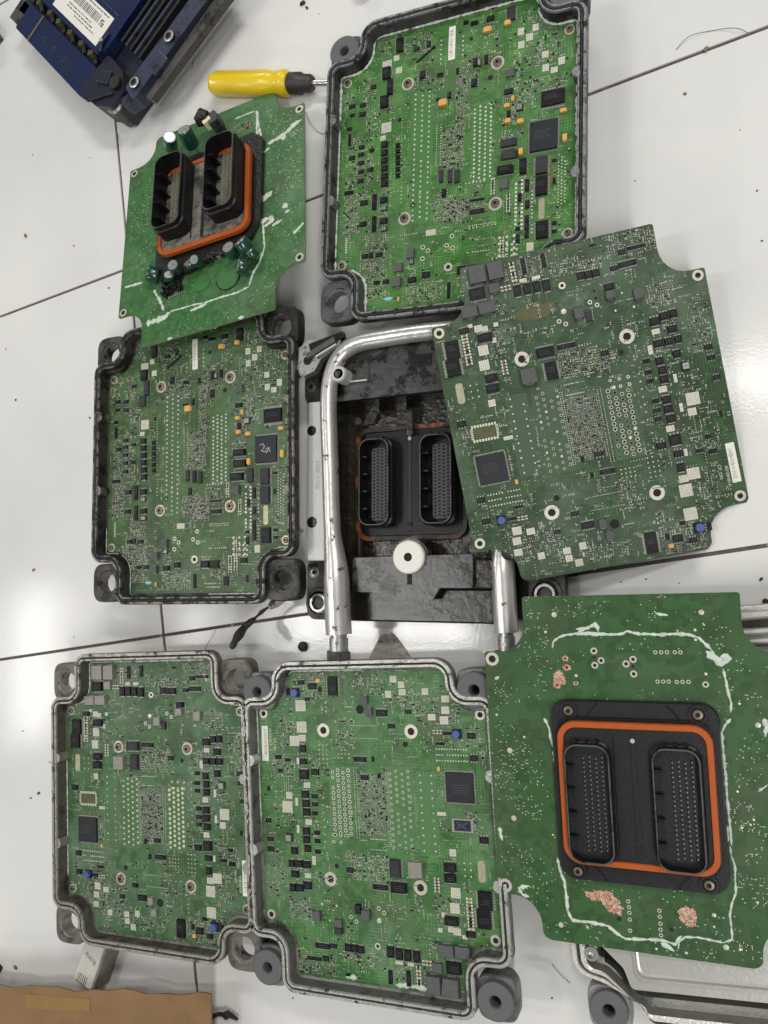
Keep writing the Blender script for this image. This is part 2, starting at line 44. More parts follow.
'Dfld':[[-31.7,121.9,38.7,11.9,26],[-68.2,115.2,16.0,19.5,22],[-68.0,96.9,24.6,26.8,50],[-89.1,56.2,18.9,17.2,28],[-66.1,67.7,14.7,24.2,18],[-91.9,30.6,17.6,19.6,22],[-92.5,-0.1,20.1,40.3,85],[-73.5,7.1,15.9,36.2,50],[-76.6,-23.3,20.8,18.1,38],[-93.4,-56.6,14.9,26.7,12],[-81.2,-59.0,9.8,14.5,14],[-73.4,-71.4,26.6,27.5,40],[-62.1,-104.6,16.6,14.2,12],[-34.1,-106.7,18.2,11.6,12],[16.0,121.2,13.2,13.8,10],[61.7,103.7,11.3,22.3,12],[72.5,81.5,8.1,13.2,8],[74.3,61.7,12.1,11.0,10],[72.0,25.6,15.1,19.7,14],[70.8,5.8,14.0,13.1,14],[64.2,-17.7,18.2,20.8,40],[75.6,-28.8,7.9,13.0,14],[71.7,-43.1,11.9,10.9,14],[70.2,-67.1,19.8,23.8,44],[63.8,-103.8,17.9,15.2,22],[37.9,-110.8,12.4,11.0,9],[26.4,130.2,30.4,9.2,12]],
'Dcop':[[[21.0,-84.5],[26.6,-81.0],[32.2,-83.7],[34.2,-88.4],[32.1,-94.8],[26.2,-95.1],[21.7,-91.2]],[[-40.0,-79.9],[-31.1,-77.6],[-20.9,-78.5],[-14.7,-88.1],[-17.6,-93.7],[-25.2,-92.1],[-29.9,-84.8],[-38.6,-85.9]],[[-53.7,75.1],[-48.7,78.1],[-45.5,72.8],[-44.5,68.6],[-49.5,65.5],[-54.1,67.8]]],
'Tsm':[[[[63.6,54.8],[75.7,56.8],[85.2,60.6],[93.2,66.0],[101.1,68.7]],4.5],[[[78.9,58.0],[83.7,54.3]],8],[[[50.5,101.3],[51.6,87.3],[55.2,71.5],[59.5,53.8]],2.5],[[[25.1,101.4],[37.0,101.7],[48.8,101.5]],1.6],[[[66.1,49.4],[58.1,45.7],[55.0,34.8],[54.5,17.9],[54.9,-2.5]],2.2],[[[58.1,-7.0],[65.2,-4.7],[69.1,-2.8]],4.5],[[[55.3,-13.1],[64.9,-6.5],[69.0,-3.7]],4],[[[55.7,-33.3],[68.0,-32.0],[70.7,-35.8],[61.3,-39.5]],4.5],[[[72.1,-40.5],[78.8,-38.1]],2.5],[[[82.8,-31.6],[89.0,-31.0]],2.5],[[[92.2,-58.5],[102.7,-49.8]],3],[[[81.9,-21.4],[85.5,-26.9]],5.5],[[[-41.3,-100.4],[-25.4,-101.0],[-14.0,-101.0],[-1.2,-102.6],[14.0,-101.8],[33.2,-102.2],[46.6,-99.6]],1.8],[[[46.5,-98.2],[50.3,-86.0],[56.8,-77.3],[61.9,-62.6],[60.1,-37.2]],2.2],[[[-69.0,-106.3],[-57.2,-105.5],[-44.0,-105.2]],6],[[[-62.6,-70.4],[-54.2,-84.2],[-48.9,-96.9]],3],[[[-99.0,-56.4],[-77.2,-57.3]],2.6],[[[-18.0,-106.4],[0.3,-104.4]],3],[[[82.0,-100.0],[91.0,-97.5]],3],[[[60.1,-37.2],[55.5,-7.2],[53.7,16.7]],2.4],[[[56.9,-9.1],[67.8,-3.1]],4.5],[[[69.6,-41.9],[80.2,-38.7]],3],[[[-48.4,-103.9],[-39.9,-100.9]],3.5],[[[52.4,98.5],[50.8,78.8],[55.0,52.3]],2],[[[35.3,-129.7],[41.9,-129.8]],3],[[[-42.4,-130.0],[-36.7,-129.7]],3]],
'Tfld':[[75.9,81.5,30.1,42.7,90],[92.1,22.8,17.5,70.7,110],[73.4,13.3,22.3,50.4,40],[92.5,21.6,20.4,117.5,90],[83.5,-56.8,29.9,43.6,40],[42.2,-118.5,51.0,31.4,40],[-12.1,-126.8,80.6,15.9,30],[-85.0,-8.2,17.8,89.9,40],[-94.6,31.8,15.1,46.5,20],[-57.6,-89.2,34.0,16.7,20],[-84.9,34.2,18.1,68.9,30],[68.1,-94.8,20.0,31.8,20]],
'J':[394.5,19.9,-520.3],
'Lstain':[-26.0,85.8,33.8,15.3],
'Tcaps':[[[-45.0,87.1,8],[-34.8,83.3,24],6.0],[[-18.7,78.9,8],[-16.2,82.7,26],6.8],[[-54.1,-59.9,4],[-62.0,-57.5,10],7.0],[[-5.1,-61.9,7],[-4.8,-64.0,15],4.7],[[-29.5,-62.5,7],[-28.3,-63.1,16],5.5],[[56.5,-75.8,6],[53.6,-72.1,12],4.9],[[34.6,-66.6,7],[34.6,-65.3,18],6.0],[[51.6,-70.1,8],[47.9,-63.7,19],6.5],[[47.9,-84.3,6],[41.7,-83.5,12],6.8],[[-13.6,-63.4,7],[-13.5,-61.8,11],5.5],[[-37.8,-69.7,7],[-35.4,-68.9,12],4.7]],
'Tpts':{"choke":[0.3,96.9],"greenR":[23.7,-83.7],"greenL":[-5.7,-80.0],"glueA":[-38.5,-71.8],"glueB":[4.6,-58.2],"copperpatch":[35.7,87.7]},
'crumbs':[[-723.1,494.0,1.5,"crumbb"],[-635.6,471.0,1.2,"crumbb"],[-729.0,397.0,4,"crumbb"],[-654.8,372.2,1.8,"crumbb"],[-570.0,495.2,1.8,"crumb"],[-526.6,532.1,2.4,"crumb"],[-364.2,571.2,5,"crumb"],[-359.7,565.5,3,"crumb"],[-346.1,555.1,1,"crumb"],[-753.5,265.8,1.6,"crumbb"],[-734.3,204.0,2.2,"crumb"],[-623.2,174.0,2.0,"crumb"],[-602.3,315.8,1.8,"crumb"],[-696.6,10.0,3.2,"crumbb"],[-635.5,-61.4,1.4,"crumb"],[-703.7,-164.5,1.6,"crumb"],[-663.1,-193.8,1.4,"crumb"],[-688.3,-233.8,2,"crumb"],[-677.1,-227.4,3,"crumb"],[-700.6,-409.3,4,"crumbb"],[-14.1,386.8,2.5,"crumbb"],[2.5,419.4,4,"crumbb"],[-54.0,322.7,1,"crumb"],[34.7,296.2,1.4,"crumb"],[36.6,256.2,1.5,"crumb"],[26.4,0.1,2.4,"crumb"],[29.8,-17.5,6,"crumb"],[-54.3,0.1,1.2,"crumb"],[-73.1,-2.3,1.2,"crumb"],[-30.3,-3.0,1.0,"crumb"],[-364.9,-373.1,1.2,"crumb"],[-133.2,-326.5,1.4,"crumb"],[-429.7,-23.9,1.6,"crumb"],[-353.1,-11.9,1.3,"crumb"],[-548.5,294.6,0.9,"crumb"],[-683.3,536.9,0.9,"crumb"],[24.6,347.5,0.9,"crumb"]],
'hairs':[[[-19.7,425.6],[-8.9,432.8],[7.4,434.0],[24.0,430.0],[33.1,424.8]],[[-492.4,570.0],[-493.3,556.8],[-498.0,538.0]],[[-359.7,457.1],[-352.9,442.0],[-341.8,430.2],[-333.1,432.2]],[[-454.6,-49.4],[-461.3,-61.2],[-468.2,-71.1]],[[-132.8,-301.0],[-126.6,-305.9],[-119.0,-312.6]],[[-596.3,489.9],[-593.0,476.5],[-593.8,461.7]]],
'frames':{"A1":[[-0.1977,0.358,0.042],[[0.99954,0.03027,0.0],[-0.03027,0.99954,0.0],[0.0,0.0,1.0]]],"A2":[[-0.4524,0.1179,0.042],[[0.99986,-0.01668,0.0],[0.01668,0.99986,0.0],[0.0,0.0,1.0]]],"B1":[[-0.4905,-0.2086,0.042],[[0.99819,-0.06012,0.0],[0.06012,0.99819,0.0],[0.0,0.0,1.0]]],"B2":[[-0.2699,-0.1933,0.042],[[-0.99805,0.06244,0.0],[-0.06244,-0.99805,0.0],[0.0,0.0,1.0]]],"L":[[-0.0906,0.1252,0.0391],[[0.95275,-0.13989,0.26962],[0.17616,0.97759,-0.11529],[-0.24745,0.15734,0.95604]]],"D":[[-0.0591,-0.1415,0.0576],[[0.9994,-0.02902,0.01911],[0.03028,0.99716,-0.06901],[-0.01706,0.06954,0.99743]]],"T":[[-0.4504,0.3611,0.0283],[[0.99216,-0.12454,-0.01064],[0.12414,0.9718,0.2005],[-0.01463,-0.20025,0.97964]]],"U":[[-0.23,0.07,0.0],[[1.0,-0.0,0.0],[0.0,1.0,0.0],[0.0,0.0,1.0]]],"N":[[-0.5814,0.4908,0.0],[[0.69088,0.72297,0.0],[-0.72297,0.69088,0.0],[0.0,0.0,1.0]]],"S":[[-0.0,-0.15,0.0],[[0.9954,-0.09585,0.0],[0.09585,0.9954,0.0],[0.0,0.0,1.0]]],"W":[[0.0,0.0,0.0],[[1.0,-0.0,0.0],[0.0,1.0,0.0],[0.0,0.0,1.0]]]}
}
# ---------------------------------------------------------------- materials
def mat(name, col, rough=0.5, metal=0.0, noise=0.0, nscale=60.0, dark=None, dlo=0.55, dhi=0.7, dscale=30.0, bump=0.0, bscale=300.0, spec=0.5, alpha=1, rvar=0.0, coat=0.0):
    m = bpy.data.materials.new(name); m.use_nodes = True
    nt = m.node_tree; n = nt.nodes; l = nt.links; b = n['Principled BSDF']
    b.inputs['Base Color'].default_value = (*col, 1); b.inputs['Roughness'].default_value = rough; b.inputs['Metallic'].default_value = metal
    b.inputs['Specular IOR Level'].default_value = spec
    if coat: b.inputs['Coat Weight'].default_value = coat; b.inputs['Coat Roughness'].default_value = 0.12
    tc = n.new('ShaderNodeTexCoord'); out = None
    if noise or dark:
        t = n.new('ShaderNodeTexNoise'); t.inputs['Scale'].default_value = nscale; t.inputs['Detail'].default_value = 5; l.new(tc.outputs['Object'], t.inputs['Vector'])
        mx = n.new('ShaderNodeMix'); mx.data_type = 'RGBA'; l.new(t.outputs['Fac'], mx.inputs[0])
        mx.inputs[6].default_value = (*[c * (1 - noise) for c in col], 1); mx.inputs[7].default_value = (*[min(1, c * (1 + noise)) for c in col], 1)
        out = mx.outputs[2]
    if dark:
        t2 = n.new('ShaderNodeTexNoise'); t2.inputs['Scale'].default_value = dscale; t2.inputs['Detail'].default_value = 9; t2.inputs['Roughness'].default_value = 0.68; l.new(tc.outputs['Object'], t2.inputs['Vector'])
        cr = n.new('ShaderNodeMapRange'); cr.inputs[1].default_value = dlo; cr.inputs[2].default_value = dhi; l.new(t2.outputs['Fac'], cr.inputs[0])
        mx = n.new('ShaderNodeMix'); mx.data_type = 'RGBA'; l.new(cr.outputs[0], mx.inputs[0]); l.new(out, mx.inputs[6]); mx.inputs[7].default_value = (*dark, 1)
        out = mx.outputs[2]
        if metal:
            mm = n.new('ShaderNodeMapRange'); l.new(cr.outputs[0], mm.inputs[0]); mm.inputs[3].default_value = metal; mm.inputs[4].default_value = 0.1; l.new(mm.outputs[0], b.inputs['Metallic'])
        if rvar:
            mm = n.new('ShaderNodeMapRange'); l.new(cr.outputs[0], mm.inputs[0]); mm.inputs[3].default_value = rough; mm.inputs[4].default_value = rough + rvar; l.new(mm.outputs[0], b.inputs['Roughness'])
    if out: l.new(out, b.inputs['Base Color'])
    if bump:
        t3 = n.new('ShaderNodeTexNoise'); t3.inputs['Scale'].default_value = bscale; t3.inputs['Detail'].default_value = 4; l.new(tc.outputs['Object'], t3.inputs['Vector'])
        bp = n.new('ShaderNodeBump'); bp.inputs['Strength'].default_value = bump; bp.inputs['Distance'].default_value = 0.001; l.new(t3.outputs['Fac'], bp.inputs['Height']); l.new(bp.outputs[0], b.inputs['Normal'])
    return m

def pcb_mat(name, base, pour, haze=0.0, hazecol=(0.30, 0.38, 0.30), seed=0.0, rough=0.36, lines=1.0):
    m = bpy.data.materials.new(name); m.use_nodes = True
    nt = m.node_tree; n = nt.nodes; l = nt.links; b = n['Principled BSDF']
    tc = n.new('ShaderNodeTexCoord'); mp = n.new('ShaderNodeMapping'); mp.inputs['Location'].default_value = (seed, seed * 1.7, 0.013); l.new(tc.outputs['Object'], mp.inputs['Vector'])
    def mix(f, a, c, fac=None):
        x = n.new('ShaderNodeMix'); x.data_type = 'RGBA'
        if fac is not None: x.inputs[0].default_value = fac
        else: l.new(f, x.inputs[0])
        for i, v in ((6, a), (7, c)):
            if isinstance(v, tuple): x.inputs[i].default_value = (*v, 1)
            else: l.new(v, x.inputs[i])
        return x.outputs[2]
    def rng(f, a, c, lo=0, hi=1):
        x = n.new('ShaderNodeMapRange'); l.new(f, x.inputs[0]); x.inputs[1].default_value = a; x.inputs[2].default_value = c; x.inputs[3].default_value = lo; x.inputs[4].default_value = hi; return x.outputs[0]
    v = n.new('ShaderNodeTexVoronoi'); v.distance = 'CHEBYCHEV'; v.inputs['Scale'].default_value = 45; l.new(mp.outputs[0], v.inputs['Vector'])
    sp = n.new('ShaderNodeSeparateColor'); l.new(v.outputs['Color'], sp.inputs[0])
    v2 = n.new('ShaderNodeTexVoronoi'); v2.distance = 'CHEBYCHEV'; v2.inputs['Scale'].default_value = 170; l.new(mp.outputs[0], v2.inputs['Vector'])
    sp2 = n.new('ShaderNodeSeparateColor'); l.new(v2.outputs['Color'], sp2.inputs[0])
    c1 = mix(rng(sp.outputs[0], 0.35, 0.65), base, pour)
    c1 = mix(rng(sp2.outputs[0], 0.60, 0.72, 0, 0.55), c1, tuple(x * 0.62 for x in base))
    # rows of fine tracks
    for ang, sc, ch in ((0.0, 820.0, 0), (pi / 2, 760.0, 1)):
        mr = n.new('ShaderNodeMapping'); mr.inputs['Rotation'].default_value = (0, 0, ang); l.new(tc.outputs['Object'], mr.inputs['Vector'])
        wv = n.new('ShaderNodeTexWave'); wv.inputs['Scale'].default_value = sc / 6.28 * 1.0; wv.inputs['Distortion'].default_value = 0.0; l.new(mr.outputs[0], wv.inputs['Vector'])
        t = n.new('ShaderNodeTexVoronoi'); t.distance = 'CHEBYCHEV'; t.inputs['Scale'].default_value = 70 + 25 * ch; t.inputs['Randomness'].default_value = 0.9; l.new(mp.outputs[0], t.inputs['Vector'])
        s3 = n.new('ShaderNodeSeparateColor'); l.new(t.outputs['Color'], s3.inputs[0])
        mu = n.new('ShaderNodeMath'); mu.operation = 'MULTIPLY'; l.new(rng(wv.outputs['Fac'], 0.5, 0.85, 0, 0.30 * lines), mu.inputs[0]); l.new(rng(s3.outputs[ch], 0.68, 0.76), mu.inputs[1])
        c1 = mix(mu.outputs[0], c1, tuple(min(1, x * 1.75 + 0.01) for x in pour))
    # tiny via dots
    v4 = n.new('ShaderNodeTexVoronoi'); v4.inputs['Scale'].default_value = 300; l.new(mp.outputs[0], v4.inputs['Vector'])
    no = n.new('ShaderNodeTexNoise'); no.inputs['Scale'].default_value = 35; no.inputs['Detail'].default_value = 3; l.new(mp.outputs[0], no.inputs['Vector'])
    mu = n.new('ShaderNodeMath'); mu.operation = 'MULTIPLY'; l.new(rng(v4.outputs['Distance'], 0.16, 0.12), mu.inputs[0]); l.new(rng(no.outputs['Fac'], 0.5, 0.56), mu.inputs[1])
    c1 = mix(mu.outputs[0], c1, (0.42, 0.50, 0.34))
    # grime and dried flux
    n2 = n.new('ShaderNodeTexNoise'); n2.inputs['Scale'].default_value = 14; n2.inputs['Detail'].default_value = 8; n2.inputs['Roughness'].default_value = 0.62; l.new(mp.outputs[0], n2.inputs['Vector'])
    if haze: c1 = mix(rng(n2.outputs['Fac'], 0.48, 0.72, 0, haze), c1, hazecol)
    n3 = n.new('ShaderNodeTexNoise'); n3.inputs['Scale'].default_value = 22; n3.inputs['Detail'].default_value = 6; l.new(tc.outputs['Object'], n3.inputs['Vector'])
    c1 = mix(rng(n3.outputs['Fac'], 0.5, 0.72, 0, 0.45), c1, (0.06, 0.065, 0.035))
    l.new(c1, b.inputs['Base Color']); b.inputs['Roughness'].default_value = rough; b.inputs['Specular IOR Level'].default_value = 0.32
    l.new(rng(n2.outputs['Fac'], 0.3, 0.8, rough - 0.08, rough + 0.25), b.inputs['Roughness'])
    bp = n.new('ShaderNodeBump'); bp.inputs['Strength'].default_value = 0.15; bp.inputs['Distance'].default_value = 0.0003; l.new(sp2.outputs[1], bp.inputs['Height']); l.new(bp.outputs[0], b.inputs['Normal'])
    return m

MT = {}
MT['chip'] = mat('chip_plastic', (0.009, 0.009, 0.010), 0.34, spec=0.22, noise=0.3, bump=0.2, bscale=2500)
MT['chip2'] = mat('chip_plastic_grey', (0.028, 0.029, 0.032), 0.45, spec=0.3, noise=0.25, bump=0.2, bscale=2500)
MT['cpu'] = mat('processor_plastic', (0.020, 0.022, 0.027), 0.42, spec=0.3, noise=0.15, nscale=100, bump=0.1, bscale=3000)
MT['ind'] = mat('inductor_ferrite', (0.085, 0.088, 0.088), 0.62, noise=0.35, nscale=500, bump=0.4, bscale=1500)
MT['indl'] = mat('tan_metal_inductor', (0.27, 0.25, 0.215), 0.45, 0.3, noise=0.25, nscale=250, bump=0.3, bscale=900)
MT['lead'] = mat('tinned_lead', (0.46, 0.455, 0.42), 0.46, 0.45, noise=0.2, nscale=900)
MT['solder'] = mat('solder_pad_tin', (0.60, 0.58, 0.50), 0.38, 0.35, noise=0.3, nscale=1400, bump=0.4, bscale=1600)
MT['gold'] = mat('gold_pad', (0.46, 0.43, 0.29), 0.35, 0.4, noise=0.2, nscale=900)
MT['tant'] = mat('tantalum_orange', (0.72, 0.36, 0.06), 0.42, noise=0.2, nscale=700)
MT['can'] = mat('metal_can', (0.42, 0.42, 0.40), 0.35, 0.7, noise=0.3, nscale=500)
MT['ceram'] = mat('ceramic_beige', (0.36, 0.30, 0.21), 0.5)
MT['brown'] = mat('ceramic_brown', (0.18, 0.12, 0.08), 0.5)
MT['bluec'] = mat('blue_capacitor', (0.06, 0.09, 0.32), 0.4, noise=0.4, nscale=600)
MT['chipmark'] = mat('faint_chip_print', (0.055, 0.055, 0.056), 0.6)
MT['hole'] = mat('hole_dark', (0.008, 0.008, 0.007), 0.8)
MT['padgold'] = mat('tinned_hole_pad', (0.60, 0.57, 0.42), 0.4, 0.3)
MT['viamask'] = mat('masked_via', (0.12, 0.22, 0.085), 0.45)
MT['ring'] = mat('mounting_ring_tin', (0.58, 0.55, 0.46), 0.35, 0.35, noise=0.2, nscale=600)
MT['screw'] = mat('screw_steel', (0.20, 0.16, 0.12), 0.4, 0.8, noise=0.4, nscale=700)
MT['label'] = mat('label_paper', (0.74, 0.73, 0.66), 0.6, noise=0.06, nscale=300)
MT['ink'] = mat('print_ink', (0.07, 0.065, 0.06), 0.7)
MT['inkl'] = mat('print_ink_faded', (0.34, 0.26, 0.22), 0.7)
MT['silk'] = mat('silkscreen', (0.55, 0.60, 0.42), 0.6)
MT['bpaint'] = mat('blue_paint_mark', (0.25, 0.50, 0.60), 0.6)
MT['wpaint'] = mat('white_pen', (0.70, 0.66, 0.72), 0.5)
MT['rpaint'] = mat('red_pen', (0.38, 0.05, 0.03), 0.5)
MT['seal'] = mat('white_sealant', (0.56, 0.63, 0.54), 0.42, noise=0.35, nscale=220, dark=(0.26, 0.36, 0.25), dlo=0.56, dhi=0.72, dscale=120, bump=0.6, bscale=700)
MT['copper'] = mat('scraped_copper', (0.46, 0.23, 0.155), 0.34, 0.5, noise=0.5, nscale=300, dark=(0.56, 0.46, 0.33), dlo=0.5, dhi=0.58, dscale=260, bump=0.8, bscale=600)
MT['flux'] = mat('burnt_flux', (0.075, 0.078, 0.022), 0.4, noise=0.45, nscale=120, bump=0.4, bscale=900)
MT['fluxhaze'] = mat('cloudy_flux_film', (0.075, 0.125, 0.078), 0.5, noise=0.5, nscale=130, dark=(0.035, 0.075, 0.034), dlo=0.45, dhi=0.62, dscale=90)
MT['wflux'] = mat('white_residue', (0.55, 0.58, 0.52), 0.6, noise=0.35, nscale=400, bump=0.8, bscale=900)
MT['plastic'] = mat('black_connector_plastic', (0.009, 0.009, 0.010), 0.30, spec=0.25, noise=0.3, nscale=120, bump=0.25, bscale=900)
MT['plastic2'] = mat('grey_connector_plastic', (0.018, 0.0185, 0.020), 0.34, spec=0.3, noise=0.25, nscale=120, bump=0.2, bscale=900)
MT['inner'] = mat('connector_pin_block', (0.040, 0.042, 0.052), 0.5, noise=0.2, nscale=200)
MT['orange'] = mat('orange_seal_rubber', (0.43, 0.085, 0.010), 0.36, noise=0.12, nscale=200, dark=(0.28, 0.05, 0.02), dlo=0.62, dhi=0.8, dscale=90)
MT['orangeold'] = mat('dirty_orange_seal', (0.34, 0.09, 0.02), 0.45, noise=0.3, nscale=200, dark=(0.02, 0.016, 0.01), dlo=0.38, dhi=0.52, dscale=45, bump=0.5, bscale=500)
MT['pin'] = mat('contact_pin', (0.55, 0.52, 0.42), 0.3, 0.9)
MT['bush'] = mat('bushing_rubber', (0.105, 0.108, 0.112), 0.62, noise=0.14, nscale=300, bump=0.3, bscale=1200)
MT['bushs'] = mat('bushing_sleeve', (0.45, 0.45, 0.44), 0.35, 0.8, noise=0.2, nscale=300, dark=(0.05, 0.045, 0.04), dlo=0.55, dhi=0.65, dscale=160)
def housing_mats(key, col, dark, dlo, dhi):
    MT['h' + key] = mat('cast_housing_' + key, col, 0.48, 0.55, noise=0.3, nscale=90, dark=dark, dlo=dlo, dhi=dhi, dscale=38, bump=0.5, bscale=420, rvar=0.1)
    MT['r' + key] = mat('machined_rim_' + key, tuple(min(1, c * 2.3) for c in col), 0.34, 0.55, noise=0.3, nscale=140, dark=tuple(c * .7 for c in dark), dlo=dlo + .04, dhi=dhi + 0.01, dscale=110, bump=0.5, bscale=500, rvar=0.2)
housing_mats('a1', (0.11, 0.11, 0.115), (0.010, 0.009, 0.008), 0.46, 0.58)
housing_mats('a2', (0.085, 0.08, 0.072), (0.010, 0.009, 0.007), 0.42, 0.54)
housing_mats('b1', (0.16, 0.152, 0.135), (0.028, 0.022, 0.016), 0.48, 0.62)
housing_mats('b2', (0.20, 0.197, 0.185), (0.026, 0.022, 0.018), 0.50, 0.62)
housing_mats('sv', (0.30, 0.295, 0.27), (0.05, 0.04, 0.03), 0.66, 0.74)
MT['lid'] = mat('dull_aluminium_lid', (0.50, 0.495, 0.46), 0.36, 0.55, noise=0.08, nscale=40, dark=(0.16, 0.11, 0.08), dlo=0.70, dhi=0.76, dscale=60, bump=0.15, bscale=300)
MT['groove'] = mat('black_gasket', (0.010, 0.010, 0.009), 0.45, noise=0.5, nscale=300, bump=0.9, bscale=700)
MT['black'] = mat('oily_black_housing', (0.009, 0.0075, 0.006), 0.24, noise=0.5, nscale=120, dark=(0.05, 0.042, 0.03), dlo=0.60, dhi=0.80, dscale=70, bump=0.35, bscale=150)
MT['blackg'] = mat('greasy_recess', (0.016, 0.012, 0.006), 0.26, noise=0.6, nscale=90, dark=(0.085, 0.068, 0.035), dlo=0.58, dhi=0.78, dscale=90, bump=0.7, bscale=200)
MT['worn'] = mat('worn_grey_pad', (0.060, 0.059, 0.058), 0.27, 0.15, noise=0.35, nscale=300, dark=(0.007, 0.006, 0.004), dlo=0.505, dhi=0.57, dscale=62, bump=0.3, bscale=160)
MT['pipe'] = mat('bare_steel_pipe', (0.68, 0.67, 0.63), 0.30, 0.75, noise=0.18, nscale=60, dark=(0.07, 0.055, 0.04), dlo=0.60, dhi=0.65, dscale=75, bump=0.2, bscale=200)
MT['alu'] = mat('aluminium_plate', (0.56, 0.56, 0.545), 0.45, 0.3, noise=0.12, nscale=60, dark=(0.14, 0.12, 0.10), dlo=0.66, dhi=0.74, dscale=70, bump=0.3, bscale=500)
MT['blue'] = mat('blue_painted_metal', (0.006, 0.014, 0.060), 0.36, noise=0.3, nscale=40, dark=(0.016, 0.018, 0.03), dlo=0.54, dhi=0.72, dscale=28, bump=0.3, bscale=500)
MT['navy'] = mat('dark_blue_grey_metal', (0.050, 0.057, 0.095), 0.4, 0.3, noise=0.35, nscale=80, dark=(0.015, 0.015, 0.018), dlo=0.52, dhi=0.62, dscale=45, bump=0.5, bscale=400)
MT['navyd'] = mat('grimy_navy_base', (0.012, 0.014, 0.032), 0.4, noise=0.4, nscale=60, dark=(0.02, 0.018, 0.016), dlo=0.5, dhi=0.62, dscale=40, bump=0.5, bscale=400)
MT['dgrey'] = mat('dirty_dark_bracket', (0.085, 0.08, 0.075), 0.5, 0.2, noise=0.4, nscale=120, dark=(0.018, 0.016, 0.013), dlo=0.5, dhi=0.6, dscale=60, bump=0.6, bscale=400)
MT['olive'] = mat('olive_strip', (0.10, 0.10, 0.055), 0.6, noise=0.3, nscale=200)
MT['yellow'] = mat('yellow_handle_plastic', (0.78, 0.56, 0.010), 0.33, noise=0.08, nscale=50, dark=(0.22, 0.15, 0.02), dlo=0.66, dhi=0.74, dscale=110, coat=0.3)
MT['grip'] = mat('black_grip', (0.035, 0.028, 0.028), 0.5, noise=0.3, nscale=200)
MT['steel'] = mat('polished_steel', (0.62, 0.62, 0.62), 0.2, 0.95)
MT['card'] = mat('brown_cardboard', (0.225, 0.128, 0.054), 0.72, noise=0.25, nscale=26, dark=(0.16, 0.085, 0.032), dlo=0.50, dhi=0.72, dscale=20, bump=0.9, bscale=70)
MT['tape'] = mat('old_tape', (0.27, 0.155, 0.05), 0.4, noise=0.15, nscale=60)
MT['relay'] = mat('grey_relay_case', (0.20, 0.195, 0.16), 0.5, noise=0.3, nscale=120)
MT['rlabel'] = mat('relay_label', (0.50, 0.49, 0.44), 0.6, noise=0.1, nscale=150, dark=(0.30, 0.28, 0.22), dlo=0.6, dhi=0.7, dscale=90)
MT['wire'] = mat('black_wire', (0.02, 0.018, 0.016), 0.55, noise=0.4, nscale=400, bump=0.6, bscale=900)
MT['clear'] = mat('cloudy_sleeve', (0.42, 0.41, 0.39), 0.28, 0.15, noise=0.3, nscale=250, dark=(0.05, 0.045, 0.04), dlo=0.52, dhi=0.6, dscale=200)
MT['paper'] = mat('torn_cardboard_scrap', (0.42, 0.395, 0.34), 0.85, noise=0.25, nscale=220, dark=(0.2, 0.19, 0.16), dlo=0.52, dhi=0.62, dscale=260, bump=0.6, bscale=600)
MT['crumb'] = mat('dirt_crumb', (0.02, 0.018, 0.015), 0.8)
MT['crumbb'] = mat('brown_crumb', (0.19, 0.14, 0.11), 0.8)
MT['sleeve'] = mat('green_capacitor_sleeve', (0.008, 0.050, 0.030), 0.25, noise=0.2, coat=0.6)
MT['green_e'] = mat('bright_green_mask', (0.050, 0.160, 0.048), 0.4, noise=0.15, nscale=100)
MT['pitch'] = mat('black_glue', (0.014, 0.013, 0.014), 0.35, noise=0.4, nscale=300, dark=(0.10, 0.08, 0.07), dlo=0.62, dhi=0.72, dscale=200, bump=1.0, bscale=420)
MT['cream'] = mat('cream_core', (0.80, 0.78, 0.50), 0.5)
MT['dusty'] = mat('dusty_connector_plate', (0.17, 0.16, 0.135), 0.6, noise=0.4, nscale=150, dark=(0.03, 0.028, 0.024), dlo=0.46, dhi=0.6, dscale=60, bump=0.5, bscale=500)
MT['pcbA1'] = pcb_mat('board_green_bright', (0.046, 0.145, 0.032), (0.074, 0.195, 0.048), 0.12, seed=.1)
MT['pcbA2'] = pcb_mat('board_green_dusty', (0.040, 0.088, 0.029), (0.058, 0.118, 0.040), 0.22, seed=.3)
MT['pcbB1'] = pcb_mat('board_green_worn', (0.044, 0.104, 0.040), (0.062, 0.135, 0.054), 0.34, seed=.5)
MT['pcbB2'] = pcb_mat('board_green_clear', (0.045, 0.130, 0.040), (0.074, 0.180, 0.060), 0.2, seed=.7)
MT['pcbL'] = pcb_mat('board_green_flux', (0.026, 0.062, 0.024), (0.040, 0.082, 0.033), 0.60, (0.17, 0.23, 0.18), seed=.9, rough=0.36)
MT['pcbD'] = pcb_mat('board_back_green', (0.034, 0.092, 0.030), (0.042, 0.104, 0.036), 0.15, (0.12, 0.16, 0.09), seed=1.1, lines=0.25)
MT['pcbT'] = pcb_mat('board_back_green_light', (0.050, 0.145, 0.048), (0.058, 0.160, 0.056), 0.3, (0.20, 0.30, 0.2), seed=1.3, lines=0.3)
MT['dustink'] = mat('cast_lettering', (0.36, 0.36, 0.37), 0.5)
for k_, c_ in (('A1', (0.060, 0.172, 0.042)), ('A2', (0.055, 0.115, 0.040)), ('B1', (0.062, 0.142, 0.055)), ('B2', (0.070, 0.172, 0.058)), ('L', (0.044, 0.088, 0.040))):
    MT['po' + k_] = mat('copper_pour_under_mask', c_, 0.42, noise=0.12, nscale=70, dark=tuple(q * .6 for q in c_), dlo=0.55, dhi=0.75, dscale=30)
MT['edge'] = mat('board_edge', (0.22, 0.25, 0.12), 0.6)

